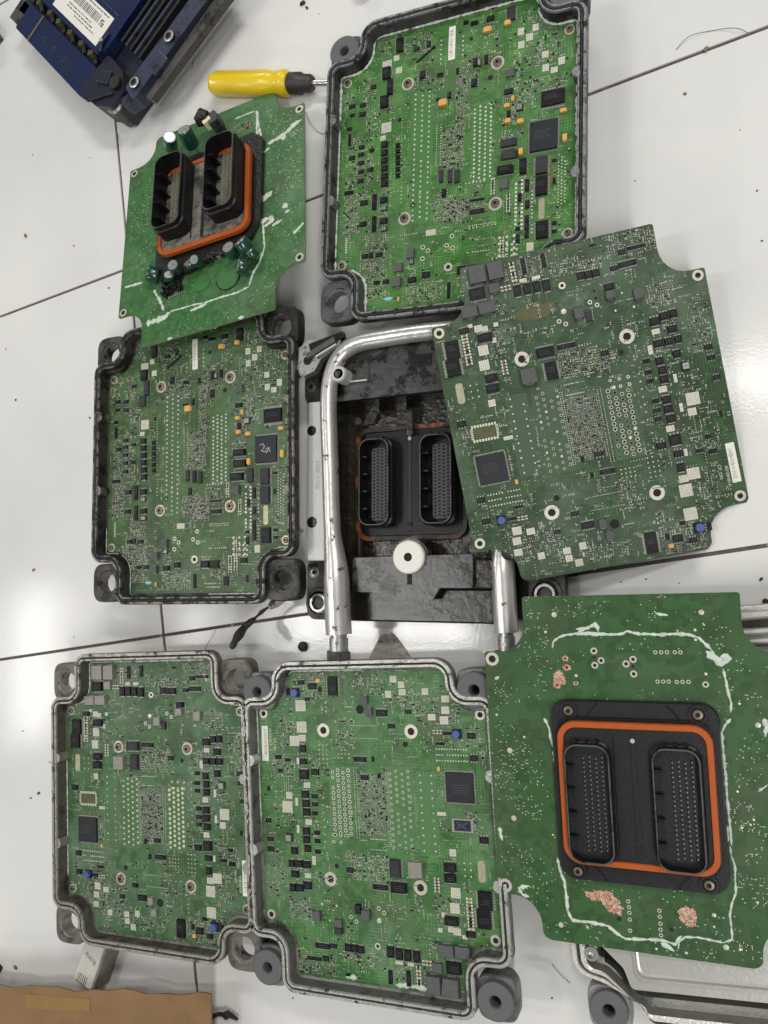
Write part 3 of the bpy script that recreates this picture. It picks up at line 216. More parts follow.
# ---------------------------------------------------------------- mesh builder (millimetres in, metres out)
class MB:
    def __init__(s): s.v = []; s.f = []; s.m = []; s.mats = []; s.sm = []
    def mi(s, k):
        if k not in s.mats: s.mats.append(k)
        return s.mats.index(k)
    def add(s, vs, fs, k, smooth=False):
        o = len(s.v); s.v += vs; i = s.mi(k)
        for f in fs: s.f.append(tuple(o + q for q in f)); s.m.append(i); s.sm.append(smooth)
    def box(s, x, y, z0, w, d, h, k, rot=0, top=1.0, open_bottom=False):
        c, sn = cos(rot), sin(rot); P = []
        for z, sc in ((z0, 1.0), (z0 + h, top)):
            for a, b in ((-1, -1), (1, -1), (1, 1), (-1, 1)):
                px, py = a * w / 2 * sc, b * d / 2 * sc
                P.append((x + px * c - py * sn, y + px * sn + py * c, z))
        F = [(4, 5, 6, 7), (0, 1, 5, 4), (1, 2, 6, 5), (2, 3, 7, 6), (3, 0, 4, 7)]
        if not open_bottom: F.append((3, 2, 1, 0))
        s.add(P, F, k)
    def cyl(s, x, y, z0, r, h, k, n=20, r2=None, cap=True, smooth=True, kt=None):
        r2 = r if r2 is None else r2
        P = [(x + r * cos(2 * pi * i / n), y + r * sin(2 * pi * i / n), z0) for i in range(n)] + [(x + r2 * cos(2 * pi * i / n), y + r2 * sin(2 * pi * i / n), z0 + h) for i in range(n)]
        s.add(P, [(i, (i + 1) % n, n + (i + 1) % n, n + i) for i in range(n)], k, smooth)
        if cap:
            s.add(P[n:], [tuple(range(n))], kt or k); s.add(P[:n], [tuple(range(n))[::-1]], k)
    def lathe(s, x, y, prof, k, n=28, smooth=True, ks=None):
        for j in range(len(prof) - 1):
            (r0, z0), (r1, z1) = prof[j], prof[j + 1]
            P = [(x + r0 * cos(2 * pi * i / n), y + r0 * sin(2 * pi * i / n), z0) for i in range(n)] + [(x + r1 * cos(2 * pi * i / n), y + r1 * sin(2 * pi * i / n), z1) for i in range(n)]
            s.add(P, [(i, (i + 1) % n, n + (i + 1) % n, n + i) for i in range(n)], ks[j] if ks else k, smooth and False)
    def annulus(s, x, y, z, r0, r1, k, n=24, h=0.25):
        s.lathe(x, y, [(r1, z), (r1, z + h), (r0, z + h), (r0, z)], k, n)
    def prism(s, pts, z0, z1, k, kside=None, top=None):
        n = len(pts); P = [(p[0], p[1], z0) for p in pts] + [(p[0], p[1], z1) for p in (top or pts)]
        s.add(P, [tuple(range(n, 2 * n)), tuple(range(n))[::-1]], k)
        s.add(P, [(i, (i + 1) % n, n + (i + 1) % n, n + i) for i in range(n)], kside or k)
    def loops(s, Ls, ks):
        n = len(Ls[0][0])
        for j in range(len(Ls) - 1):
            (a, za), (b, zb) = Ls[j], Ls[j + 1]
            P = [(p[0], p[1], za) for p in a] + [(p[0], p[1], zb) for p in b]
            s.add(P, [(i, (i + 1) % n, n + (i + 1) % n, n + i) for i in range(n)], ks[j])
    def tube(s, pts, r, k, n=12, closed=False, flat=1.0):
        pts = [Vector(p) for p in pts]; N = len(pts); rr = r if isinstance(r, (list, tuple)) else [r] * N
        P = []
        up = Vector((0, 0, 1))
        for i, p in enumerate(pts):
            if closed: t = pts[(i + 1) % N] - pts[i - 1]
            else: t = pts[min(i + 1, N - 1)] - pts[max(i - 1, 0)]
            if t.length < 1e-9: t = Vector((1, 0, 0))
            t.normalize(); a = up.cross(t)
            if a.length < 0.1: a = Vector((1, 0, 0)).cross(t)
            a.normalize(); b = t.cross(a)
            for q in range(n):
                th = 2 * pi * q / n; P.append(tuple(p + a * (rr[i] * cos(th)) + b * (rr[i] * flat * sin(th))))
        F = []
        for i in range(N if closed else N - 1):
            for q in range(n):
                F.append((i * n + q, i * n + (q + 1) % n, ((i + 1) % N) * n + (q + 1) % n, ((i + 1) % N) * n + q))
        s.add(P, F, k, True)
        if not closed: s.add(P[:n], [tuple(range(n))[::-1]], k); s.add(P[-n:], [tuple(range(n))], k)
    def build(s, name, parent=None, loc=(0, 0, 0), rotz=0, bevel=0, seg=2):
        me = bpy.data.meshes.new(name); me.from_pydata([(a * .001, b * .001, c * .001) for a, b, c in s.v], [], s.f)
        for k in s.mats: me.materials.append(MT[k])
        me.polygons.foreach_set('material_index', s.m); me.polygons.foreach_set('use_smooth', s.sm); me.update()
        o = bpy.data.objects.new(name, me); COL.objects.link(o); o.parent = parent
        o.location = [c * .001 for c in loc]; o.rotation_euler = (0, 0, rotz)
        if bevel:
            b = o.modifiers.new('bevel', 'BEVEL'); b.width = bevel * .001; b.segments = seg; b.limit_method = 'ANGLE'; b.angle_limit = radians(40)
        return o

def tag(o, label=None, cat=None, group=None, kind=None):
    if label: o['label'] = label
    if cat: o['category'] = cat
    if group: o['group'] = group
    if kind: o['kind'] = kind
    return o
def empty(name, loc, rot=None, mat3=None):
    o = bpy.data.objects.new(name, None); COL.objects.link(o); o.empty_display_size = 0.02
    if mat3 is not None:
        m = Matrix(mat3).to_4x4(); m.translation = Vector(loc); o.matrix_world = m
    else:
        o.location = loc
        if rot: o.rotation_euler = rot
    return o
def text(s, size, x, y, z, parent, k='ink', rot=0, name='printed_text', sx=1.0):
    c = bpy.data.curves.new(name, 'FONT'); c.body = s; c.size = size * .001; c.align_x = 'CENTER'; c.align_y = 'CENTER'; c.extrude = 0.00003
    t = bpy.data.objects.new('t', c); COL.objects.link(t)
    dg = bpy.context.evaluated_depsgraph_get(); me = bpy.data.meshes.new_from_object(t.evaluated_get(dg)); me.name = name
    bpy.data.objects.remove(t); me.materials.clear(); me.materials.append(MT[k])
    o = bpy.data.objects.new(name, me); COL.objects.link(o); o.parent = parent; o.location = (x * .001, y * .001, z * .001); o.rotation_euler = (0, 0, rot); o.scale = (sx, 1, 1)
    return o

def fillet(pts, rs, n=6):
    out = []; N = len(pts)
    for i in range(N):
        p = Vector(pts[i]); a = Vector(pts[i - 1]) - p; b = Vector(pts[(i + 1) % N]) - p; r = rs[i]
        a.normalize(); b.normalize(); ang = a.angle(b); d = r / math.tan(ang / 2)
        p0 = p + a * d; p1 = p + b * d; c = p + (a + b).normalized() * (r / sin(ang / 2))
        v0 = p0 - c; v1 = p1 - c; th = v0.angle(v1)
        cr = v0.x * v1.y - v0.y * v1.x; sg = 1 if cr > 0 else -1
        for k in range(n + 1):
            t = sg * th * k / n; out.append((c.x + v0.x * cos(t) - v0.y * sin(t), c.y + v0.x * sin(t) + v0.y * cos(t)))
    return out
def outline(d=0.0, n=7, flip=False):
    X, Yt, Yb, xt, yt, xb, yb = 104 + d, 131 + d, -117.5 - d, 73.5 + d, 90.5 + d, 72.5 + d, -88 - d
    rv = 2 + max(0, d); rc = max(4, 20 - d)
    P = [(X, yb), (X, yt), (xt, yt), (xt, Yt), (-xt, Yt), (-xt, yt), (-X, yt), (-X, yb), (-xb, yb), (-xb, Yb), (xb, Yb), (xb, yb)]
    rb = 7 + max(0, d); rs = [rv, rv, rc, rv, rv, rc, rv, rv, rc, rb, rb, rc]
    o = fillet(P, rs, n)
    return [(-x, -y) for x, y in o] if flip else o
def inside(p, poly):
    x, y = p; c = False; n = len(poly); j = n - 1
    for i in range(n):
        if (poly[i][1] > y) != (poly[j][1] > y) and x < (poly[j][0] - poly[i][0]) * (y - poly[i][1]) / (poly[j][1] - poly[i][1]) + poly[i][0]: c = not c
        j = i
    return c
def rrect(w, d, r, n=5, x=0, y=0):
    return [(x + a, y + b) for a, b in fillet([(w / 2, -d / 2), (w / 2, d / 2), (-w / 2, d / 2), (-w / 2, -d / 2)], [r] * 4, n)]

# ---------------------------------------------------------------- the floor: large glossy white tiles
def make_floor():
    m = bpy.data.materials.new('glazed_tile'); m.use_nodes = True; nt = m.node_tree; n = nt.nodes; l = nt.links; b = n['Principled BSDF']
    tc = n.new('ShaderNodeTexCoord')
    a = n.new('ShaderNodeTexNoise'); a.inputs['Scale'].default_value = 3.2; a.inputs['Detail'].default_value = 8; a.inputs['Roughness'].default_value = 0.6; l.new(tc.outputs['Object'], a.inputs['Vector'])
    cr = n.new('ShaderNodeMapRange'); cr.inputs[1].default_value = 0.35; cr.inputs[2].default_value = 0.75; l.new(a.outputs['Fac'], cr.inputs[0])
    mx = n.new('ShaderNodeMix'); mx.data_type = 'RGBA'; mx.inputs[6].default_value = (0.76, 0.75, 0.72, 1); mx.inputs[7].default_value = (0.63, 0.625, 0.61, 1); l.new(cr.outputs[0], mx.inputs[0])
    d = n.new('ShaderNodeTexNoise'); d.inputs['Scale'].default_value = 85; d.inputs['Detail'].default_value = 9; d.inputs['Roughness'].default_value = 0.75; l.new(tc.outputs['Object'], d.inputs['Vector'])
    cd = n.new('ShaderNodeMapRange'); cd.inputs[1].default_value = 0.72; cd.inputs[2].default_value = 0.80; cd.inputs[4].default_value = 0.6; l.new(d.outputs['Fac'], cd.inputs[0])
    m2 = n.new('ShaderNodeMix'); m2.data_type = 'RGBA'; m2.inputs[7].default_value = (0.30, 0.26, 0.22, 1); l.new(cd.outputs[0], m2.inputs[0]); l.new(mx.outputs[2], m2.inputs[6])
    l.new(m2.outputs[2], b.inputs['Base Color'])
    rr = n.new('ShaderNodeMapRange'); rr.inputs[3].default_value = 0.07; rr.inputs[4].default_value = 0.17; l.new(a.outputs['Fac'], rr.inputs[0]); l.new(rr.outputs[0], b.inputs['Roughness'])
    bn = n.new('ShaderNodeTexNoise'); bn.inputs['Scale'].default_value = 420; bn.inputs['Detail'].default_value = 3; l.new(tc.outputs['Object'], bn.inputs['Vector'])
    bp = n.new('ShaderNodeBump'); bp.inputs['Strength'].default_value = 0.10; bp.inputs['Distance'].default_value = 0.0006; l.new(bn.outputs['Fac'], bp.inputs['Height']); l.new(bp.outputs[0], b.inputs['Normal'])
    MT['tile'] = m
    MT['grout'] = mat('dirty_grout', (0.10, 0.085, 0.075), 0.9, noise=0.5, nscale=200, dark=(0.45, 0.43, 0.4), dlo=0.62, dhi=0.68, dscale=60)
    f = MB(); th = 0.1466; ux, uy = cos(th), sin(th)
    # joints measured along (ux,uy) and (-uy,ux); tile 0.40 deep and 0.80 long
    HB = [430.0 + 400 * k for k in range(-4, 6)]; VB = [-512.0 + 800 * k for k in range(-3, 5)]
    h0 = JH; v0 = JV; g = 0.9
    for i in range(-4, 5):
        for j in range(-3, 4):
            a0, a1 = v0 + 800 * j + g, v0 + 800 * (j + 1) - g; b0, b1 = h0 + TH * i + g, h0 + TH * (i + 1) - g
            q = [(a0, b0), (a1, b0), (a1, b1), (a0, b1)]; q2 = [(a0 + .7, b0 + .7), (a1 - .7, b0 + .7), (a1 - .7, b1 - .7), (a0 + .7, b1 - .7)]
            tr = lambda p: (p[0] * ux - p[1] * uy, p[0] * uy + p[1] * ux)
            f.prism([tr(p) for p in q], -8, 0.0, 'tile', top=[tr(p) for p in q2])
    f.box(0, 0, -9, 9000, 6000, 7.4, 'grout')
    tag(f.build('floor'), kind='structure')
TH, JH, JV = (394.5, 19.9, -520.3)
make_floor()

# ---------------------------------------------------------------- board parts
NAMES = {'U': 'microchip', 'V': 'microchip', 'M': 'microchip', 'P': 'processor_chip', 'L': 'inductor', 'Q': 'power_transistor', 'T': 'tantalum_capacitor', 'C': 'crystal_can', 'E': 'round_capacitor', 'Z': 'diode', 'W': 'barcode_label', 'G': 'empty_chip_footprint', 'c5': 'resistor_row', 'c4': 'resistor_row', 'r4': 'resistor_row', 'K': 'wire_jumper'}
def comp(kind, x, y, w, h, ex, parent, z, rnd, key=''):
    ik = 'ind'
    if key == 'pcbB1' or (key == 'pcbB2' and abs(x + 40) < 16 and abs(y - 40) < 14): ik = 'indl'
    ht = ex[0] if ex else 1.4
    m = MB()
    if kind in 'UVMQ' or kind == 'V2':
        k = {'U': 'chip', 'V': 'chip', 'M': 'chip2' if rnd.random() < .35 else 'chip', 'Q': 'chip', 'V2': 'chip'}[kind]
        bw, bh = w, h
        if kind in ('V', 'V2', 'M') and min(w, h) > 4 or kind == 'U':
            vert = (h >= w) if kind != 'V2' else False
            if vert: bw = w * 0.86
            else: bh = h * 0.86
            L = h if vert else w; pitch = 1.1 if L > 7 else max(0.9, L / 3.2); nl = max(2, int(L / pitch))
            for i in range(nl):
                t = -L / 2 + L * (i + .5) / nl
                for sgn in (-1, 1):
                    if vert: m.box(sgn * w / 2, t, 0, w * .13 + .5, pitch * .45, 0.35, 'lead')
                    else: m.box(t, sgn * h / 2, 0, pitch * .45, h * .13 + .5, 0.35, 'lead')
        if kind == 'Q':
            sd = 1 if ex[0] == 2 or w >= h else -1
            if w < h * 1.25: m.box(0, -h / 2 + .3, 0, w * .8, 1.2, .5, 'lead'); [m.box(t * w * .3, h / 2, 0, w * .16, 1.4, .4, 'lead') for t in (-1, 0, 1)]
            else: m.box(-w / 2, 0, 0, 1.0, h * .75, .5, 'lead'); m.box(w / 2, 0, 0, 1.0, h * .6, .5, 'lead')
            bw, bh = w * .93, h * .9
        m.box(0, 0, 0.12, bw, bh, ht - .1, k, top=0.95)
        if min(bw, bh) > 3.6:
            m.cyl(-bw * .36, bh * .36, ht, 0.45, 0.05, 'chip2', 10)
            if kind != 'Q' or bw > 5:
                ln_ = 2 if bh < 7 else 3
                for q in range(ln_):
                    x0 = -bw * .32; yy = bh * .18 - q * 1.5
                    while x0 < bw * rnd.uniform(.15, .34): t_ = rnd.uniform(.35, .8); m.box(x0, yy, ht, t_ * .7, .55, .03, 'chipmark'); x0 += t_ + .15
    elif kind == 'P':
        m.box(0, 0, .1, w * .93, h * .93, ht - .1, 'cpu', top=0.97)
        n = int(w / .95)
        for i in range(n):
            t = -w * .45 + w * .9 * i / (n - 1)
            for sg in (-1, 1): m.box(t, sg * h * .485, 0, .42, h * .055, .3, 'lead'); m.box(sg * w * .485, t * h / w, 0, w * .055, .42, .3, 'lead')
        m.cyl(-w * .38, h * .38, ht, .8, .06, 'chip', 14)
        for q in range(4):
            x0 = -w * .3
            while x0 < w * rnd.uniform(.1, .3): t_ = rnd.uniform(.4, 1.0); m.box(x0, h * .15 - q * 2.0, ht, t_ * .7, .8, .03, 'chipmark'); x0 += t_ + .2
    elif kind == 'L':
        m.box(0, 0, 0, w * .55, h + .6, .5, 'lead'); m.box(0, 0, .1, w, h, ht, ik, top=.97)
        if min(w, h) > 5: m.box(0, 0, ht, w * .7, h * .7, .15, ik, top=.9)
    elif kind == 'T':
        hz = w > h
        m.box(0, 0, .1, w * .8 if hz else w * .9, h * .9 if hz else h * .8, ht, 'tant', top=.92)
        for sg in (-1, 1):
            if hz: m.box(sg * w * .42, 0, 0, w * .16, h * .7, ht * .7, 'lead')
            else: m.box(0, sg * h * .42, 0, w * .7, h * .16, ht * .7, 'lead')
    elif kind == 'C':
        m.box(0, 0, 0, w, h, .8, 'chip'); m.box(0, 0, .5, w * .8, h * .8, ht, 'can', top=.9)
        if min(w, h) > 3: m.cyl(0, 0, ht + .5, .5, .08, 'chip', 10)
    elif kind == 'E':
        r = min(w, h) / 2; m.box(0, 0, 0, r * 2.2, r * 2.2, 1, 'chip'); m.lathe(0, 0, [(r, 0.9), (r, ht), (r * .9, ht + .5), (0.01, ht + .5)], 'bluec', 18)
    elif kind == 'Z':
        m.box(0, 0, 0, w * 1.5, h * .35, .4, 'lead'); m.box(0, 0, .1, w, h * .9, ht, 'chip', top=.85)
    elif kind == 'W':
        m.box(0, 0, 0, w, h, .12, 'label'); y0 = -h * .40
        while y0 < h * .38:
            t = rnd.uniform(.25, .8); m.box(-w * .1 + rnd.uniform(-.1, .1), y0, .12, w * rnd.choice([.45, .5, .3]), t * .7, .04, 'inkl' if rnd.random() < .6 else 'ink'); y0 += t + rnd.uniform(.3, .8)
    elif kind == 'G':
        m.box(0, 0, 0, w * .72, h * .62, .08, 'flux')
        for i in range(9):
            t = -w * .42 + w * .84 * i / 8
            for sg in (-1, 1): m.box(t, sg * h * .44, 0, w * .07, h * .16, .25, 'solder')
        for i in range(6):
            t = -h * .3 + h * .6 * i / 5
            for sg in (-1, 1): m.box(sg * w * .46, t, 0, w * .1, h * .07, .25, 'solder')
    elif kind in ('c5', 'c4', 'r4'):
        vert = h > w; L = max(w, h); n = max(3, int(L / 2.3))
        for i in range(n):
            t = -L / 2 + L * (i + .5) / n; p = (0, t) if vert else (t, 0); W = min(w, h) * .8; th = L / n * .62
            ks = 'brown' if kind != 'c5' else rnd.choice(['ceram', 'chip', 'brown'])
            if vert: m.box(0, t, 0, W, th, .8, ks); [m.box(sg * W * .42, t, 0, W * .28, th * 1.1, .85, 'solder') for sg in (-1, 1)]
            else: m.box(t, 0, 0, th, W, .8, ks); [m.box(t, sg * W * .42, 0, th * 1.1, W * .28, .85, 'solder') for sg in (-1, 1)]
    elif kind == 'K':
        a = radians(-ex[0]); L = w; m.box(0, 0, .3, L, 1.3, .8, 'chip', rot=-radians(ex[0])); m.cyl(L / 2 * cos(-radians(ex[0])), L / 2 * sin(-radians(ex[0])), 0, 1.3, 1.3, 'chip', 12)
    kk = kind if kind in NAMES else 'U'
    return m.build(NAMES[kk], parent, (x, y, z), radians(rnd.uniform(-.8, .8)) if kind != 'K' else 0)

def populate(par, data, fdata, poly, z, seed, skip=(), holes_open=False, key='', pour=None, gold='solder', dens=1.0, shadow_jit=0):
    """par: the object that carries the parts; z: board top (mm)"""
    rnd = random.Random(seed); pads = MB(); small = MB(); holes = MB(); rects = []; cnt = 0
    big = []
    for e in data:
        kind, x, y, w, h = e[:5]; ex = e[5:]
        if kind not in ('A', 'Y', 't0'):
            ov = False
            for a, b, c, d in big:
                ix = min(x + w / 2, a + c) - max(x - w / 2, a - c); iy = min(y + h / 2, b + d) - max(y - h / 2, b - d)
                if ix > 0 and iy > 0 and ix * iy > .22 * min(w * h, 4 * c * d): ov = True; break
            if ov: continue
            big.append((x, y, w / 2, h / 2))
        if kind == 'A':
            nx, ny, ty, sz = ex; sz = sz * (.13 if ty != 'd' else .27) * (1.25 if ny > 12 and nx >= 2 else 1)
            for i in range(nx):
                for j in range(ny):
                    px = x - w / 2 + w * (i / (nx - 1) if nx > 1 else .5); py = y - h / 2 + h * (j / (ny - 1) if ny > 1 else .5)
                    if nx >= 3 and ny > 8: py += (i % 2) * h / ny * .5
                    if not inside((px, py), poly): continue
                    if rnd.random() < .04: continue
                    r = sz / 2 * rnd.uniform(.85, 1.1)
                    if ty == 's': pads.box(px, py, z, r * 2, r * 2, .25, 'solder')
                    elif ty == 'd':
                        if key == 'pcbL' and rnd.random() < .86: pads.annulus(px, py, z, r * .62, r * .95, 'viamask' if rnd.random() < .2 else 'ring', 10, .12); holes.cyl(px, py, z, r * .64, .06, 'hole', 8, smooth=False)
                        elif key == 'pcbB1' or key == 'pcbL': pads.lathe(px, py, [(r * .85, z), (r * .8, z + .4), (.01, z + .55)], 'padgold', 8)
                        else: pads.annulus(px, py, z, r * .5, r * .95, 'ring', 10, .2); holes.cyl(px, py, z, r * .5, .06, 'hole', 8, smooth=False)
                    else: pads.annulus(px, py, z, r * .45, r * .9, 'solder', 12, .2); holes.cyl(px, py, z, r * .5, .05, 'hole', 10, smooth=False)
            if ny >= 11 and nx >= 2 and ty in 'ds' and h > 40 and pour: (pads.prism(rrect(w + 7, h + 6, 1.2, 2, x, y), z, z + .035, pour) if w > 8 else None)
            rects.append((x, y, w / 2 + .4, h / 2 + .4)); continue
        if kind == 'S':
            pads.box(x, y, z, w, h, .12, 'solder')
            nx, ny = max(1, int(w / 1.3)), max(1, int(h / 1.3))
            for i in range(nx + 1): 
                if 0 < i < nx: pads.box(x - w / 2 + w * i / nx, y, z + .12, .18, h, .03, 'groove2')
            for j in range(ny + 1):
                if 0 < j < ny: pads.box(x, y - h / 2 + h * j / ny, z + .12, w, .18, .03, 'groove2')
        elif kind == 'X':
            pads.prism(rrect(w * .8, h * .92, w * .3, 5, x, y), z, z + .2, 'gold')
            for _ in range(46): pads.cyl(x + rnd.uniform(-.36, .36) * w, y + rnd.uniform(-.42, .42) * h, z + .2, .34, .04, 'groove2', 6, smooth=False)
        elif kind in ('H', 'O', 'B'):
            r = min(w, h) / 2
            if kind == 'H': holes.cyl(x, y, z, r, .06, 'hole', 18, smooth=False)
            elif kind == 'B': pads.lathe(x, y, [(r, z), (r * .8, z + .4), (.01, z + .6)], 'ring', 16)
            else: pads.annulus(x, y, z, r * .5, r, 'ring', 20, .25); holes.cyl(x, y, z, r * .52, .05, 'hole', 16, smooth=False)
        elif kind == 'Y': pads.prism([(x + w * .5 * cos(t) * (1 + .3 * sin(5 * t)), y + h * .5 * sin(t)) for t in [2 * pi * i / 14 for i in range(14)]], z, z + .12, 'bpaint')
        elif kind == 't0':
            n = 9; v = h > w
            for i in range(n):
                t = -.45 + .9 * i / (n - 1); pads.box(x + (0 if v else t * w), y + (t * h if v else 0), z, (w * .8 if v else w / n * .55), (h / n * .55 if v else h * .8), .06, 'silk')
        else:
            if kind in skip: continue
            comp(kind, x, y, w, h, ex, par, z, rnd, key); cnt += 1
        rects.append((x, y, w / 2 + .5, h / 2 + .5))
    for x, y, w, h, dn, pal in fdata:
        p = {'d': 2.0, 'g': 2.1, 'm': 1.55}[pal]; dn = min(.95, dn * 1.15 * dens)
        nx, ny = int(w / p), int(h / p)
        for i in range(nx):
            for j in range(ny):
                if rnd.random() > dn: continue
                px = x - w / 2 + (i + .5) * p + rnd.uniform(-.25, .25); py = y - h / 2 + (j + .5) * p + rnd.uniform(-.25, .25)
                if not inside((px, py), poly): continue
                if any(abs(px - a) < c + .5 and abs(py - b) < d + .5 for a, b, c, d in rects): continue
                smd(small, pads, px, py, z, pal, rnd)
    # sparse parts everywhere else, set in short rows
    def free(px, py, q=.8): return inside((px, py), poly) and not any(abs(px - a) < c + q and abs(py - b) < d + q for a, b, c, d in rects)
    for _ in range(900):
        px, py = rnd.uniform(-102, 102), rnd.uniform(-129, 129)
        n = rnd.choice([1, 2, 3, 4, 6]); v = rnd.random() < .5; pt = rnd.choice([1.2, 1.6, 2.2]); kd = rnd.random()
        for i in range(n):
            qx, qy = (px, py + i * pt) if v else (px + i * pt, py)
            if not free(qx, qy): continue
            if kd < .42: smd(small, pads, qx, qy, z, 'd', rnd)
            elif kd < .62: pads.box(qx, qy, z, .6, .6, .1, 'solder')
            else: pads.cyl(qx, qy, z, .38, .08, 'viamask' if kd < .9 else 'silk', 6, smooth=False)
    tr = MB()
    for _ in range(95):
        px, py = rnd.uniform(-95, 95), rnd.uniform(-120, 120); n = rnd.randint(2, 8); pt = rnd.choice([.75, .95, 1.2]); dr = rnd.randrange(4) * pi / 2; P = [(px, py)]; a = dr
        for k in range(rnd.randint(2, 4)):
            L = rnd.uniform(4, 26); P.append((P[-1][0] + L * cos(a), P[-1][1] + L * sin(a))); a += rnd.choice([-1, 1]) * pi / 4
        for i in range(n):
            off = i * pt; ox, oy = off * sin(dr), -off * cos(dr)
            for k in range(len(P) - 1):
                (x0, y0), (x1, y1) = P[k], P[k + 1]; x0 += ox; x1 += ox; y0 += oy; y1 += oy; L = math.hypot(x1 - x0, y1 - y0)
                if not (inside((x0, y0), poly) and inside((x1, y1), poly)): break
                tr.box((x0 + x1) / 2, (y0 + y1) / 2, z - .02, L, .27, .05 + k * .002 + i * .0003, pour or 'viamask', rot=math.atan2(y1 - y0, x1 - x0), open_bottom=True)
    tag(tr.build('copper_track', par), kind='stuff')
    tag(small.build('small_component', par), kind='stuff'); tag(pads.build('solder_pad', par), kind='stuff')
    if holes.v: tag(holes.build('drilled_hole', par), kind='stuff')
    return cnt
MT['groove2'] = mat('pad_grid_line', (0.27, 0.25, 0.17), 0.5)
def smd(small, pads, x, y, z, pal, rnd):
    t = rnd.random(); v = rnd.random() < .5
    L, W = rnd.choice([(1.5, .8), (1.2, .65), (1.7, .9)])
    if pal == 'm': L, W = 1.15, .6
    if t < (.30 if pal == 'g' else .14): # bare pads pair
        for sg in (-1, 1):
            a = sg * L * .36; pads.box(x + (0 if v else a), y + (a if v else 0), z, W if v else L * .35, L * .35 if v else W, .12, 'solder')
        return
    if t < (.40 if pal == 'g' else .22):
        small.box(x, y, z, 1.5, 1.2, .9, 'chip', top=.9); [small.box(x + q * .5, y + s_ * .75, z, .3, .4, .25, 'lead') for q in (-1, 1) for s_ in (-1, 1)]; return
    k = rnd.choice(['chip', 'chip', 'chip', 'brown', 'ceram'] if pal != 'm' else ['chip', 'ceram', 'brown', 'chip2'])
    w, h = (W, L) if v else (L, W)
    small.box(x, y, z, w * (1 if v else .62), h * (.62 if v else 1), .5, k, open_bottom=True)
    for sg in (-1, 1):
        if v: small.box(x, y + sg * L * .40, z, W, L * .26, .52, 'lead', open_bottom=True)
        else: small.box(x + sg * L * .40, y, z, L * .26, W, .52, 'lead', open_bottom=True)

RINGB = [(-40, 52), (39.8, 52), (39.9, -68.5), (-39.8, -68.5)]
CORNB = [(-98.5, 85.2), (98.3, 85.5), (98.3, -82.2), (-98.5, -82)]
def rings(par, z, flip, mode, seedv=0):
    s = -1 if flip else 1
    for i, (x, y) in enumerate(RINGB + CORNB):
        x, y = x * s, y * s; big = i < 4; r = 5.7 if big else 4.1
        m = MB(); m.annulus(x, y, z, r * .52, r, 'ring', 28, .35)
        m.cyl(x, y, z, r * .53, .1, 'hole', 20, smooth=False)
        o = m.build('mounting_ring', par)
        if mode == 'screw' :
            k = MB(); k.lathe(x, y, [(r * .66, z + .3), (r * .66, z + 1.6), (r * .55, z + 2.1), (r * .25, z + 2.1), (r * .25, z + 1.2), (.01, z + 1.2)], 'screw', 18, ks=['screw', 'screw', 'screw', 'hole', 'hole']); k.build('screw', par)
def smear(m, pts, wd, z, k, rnd, th=.5, clip=None):
    if clip: pts = [p for p in pts if inside(p, clip)]
    if len(pts) < 2: return
    P = []; Wd = []
    for i in range(len(pts) - 1):
        a, b = Vector(pts[i]), Vector(pts[i + 1]); L = (b - a).length; n = max(1, int(L / 1.2))
        for j in range(n): P.append(a.lerp(b, j / n)); Wd.append(wd)
    P.append(Vector(pts[-1])); N = len(P); ph = rnd.uniform(0, 9)
    rr = []; q = []
    for i, p in enumerate(P):
        e = min(1, (i + .6) / 2.5, (N - i - .4) / 2.5); t = wd / 2 * (0.8 + .35 * sin(i * .9 + ph) * sin(i * .37 + ph) + rnd.uniform(-.22, .3)); rr.append(max(.15, t * e))
        q.append((p.x + rnd.uniform(-.15, .15) * wd * .4, p.y + rnd.uniform(-.15, .15) * wd * .4, z))
    m.tube(q, rr, k, 8, flat=min(1, th / wd * 1.6))

def board(name, par, pcb, flip, key, z, seed, mode, skip=(), **kw):
    poly = outline(0, flip=flip)
    m = MB(); m.prism(poly, z - 1.6, z, pcb, 'edge')
    sub = m.build(name, par)
    d, f = DATA[key], DATA[key + 'F']
    populate(sub if kw.get('nest') else par, d, f, poly, z, seed, skip, kw.get('open', False), key=pcb, pour='po' + pcb[3:], dens=kw.get('dens', 1.0))
    rings(sub if kw.get('nest') else par, z, flip, mode)
    return sub

# ---------------------------------------------------------------- housed control units
def ear(m, x, y, z0, z1, k, r=9.3, a=17.5, kr=None):
    N = 48; O = []; I = []
    for i in range(N):
        t = 2 * pi * i / N; q = a / ((abs(cos(t)) ** 4 + abs(sin(t)) ** 4) ** .25)
        O.append((x + q * cos(t), y + q * 1.06 * sin(t))); I.append((x + r * cos(t), y + r * sin(t)))
    O2 = [(x + (p[0] - x) * .95, y + (p[1] - y) * .95) for p in O]; I2 = [(x + (p[0] - x) * 1.28, y + (p[1] - y) * 1.28) for p in I]; I3 = [(x + (p[0] - x) * 1.2, y + (p[1] - y) * 1.2) for p in I]
    m.loops([(O, z0), (O, z1 - 1.2), (O2, z1), (I2, z1), (I3, z1 - 1.2), (I, z1 - 1.4), (I, z0), (O, z0)], [k, k, k, kr or k, k, kr or k, k])
def bushing(par, x, y, z, label=None, r=13.2):
    m = MB()
    m.lathe(x, y, [(4.2, z - 30), (4.2, z + 3.5), (5.0, z + 4.6), (r - 1.6, z + 4.8), (r - .4, z + 4.2), (r, z + 3), (r, z - 3), (r - 3, z - 5), (8.6, z - 6), (8.6, z - 34)], 'bush', 40)
    m.cyl(x, y, z - 20, 4.2, .2, 'hole', 20)
    o = m.build('mount_bushing', par)
    return o
EARS = [(-98, 117), (98, 117), (98, -109.5), (-98, -109.5)]
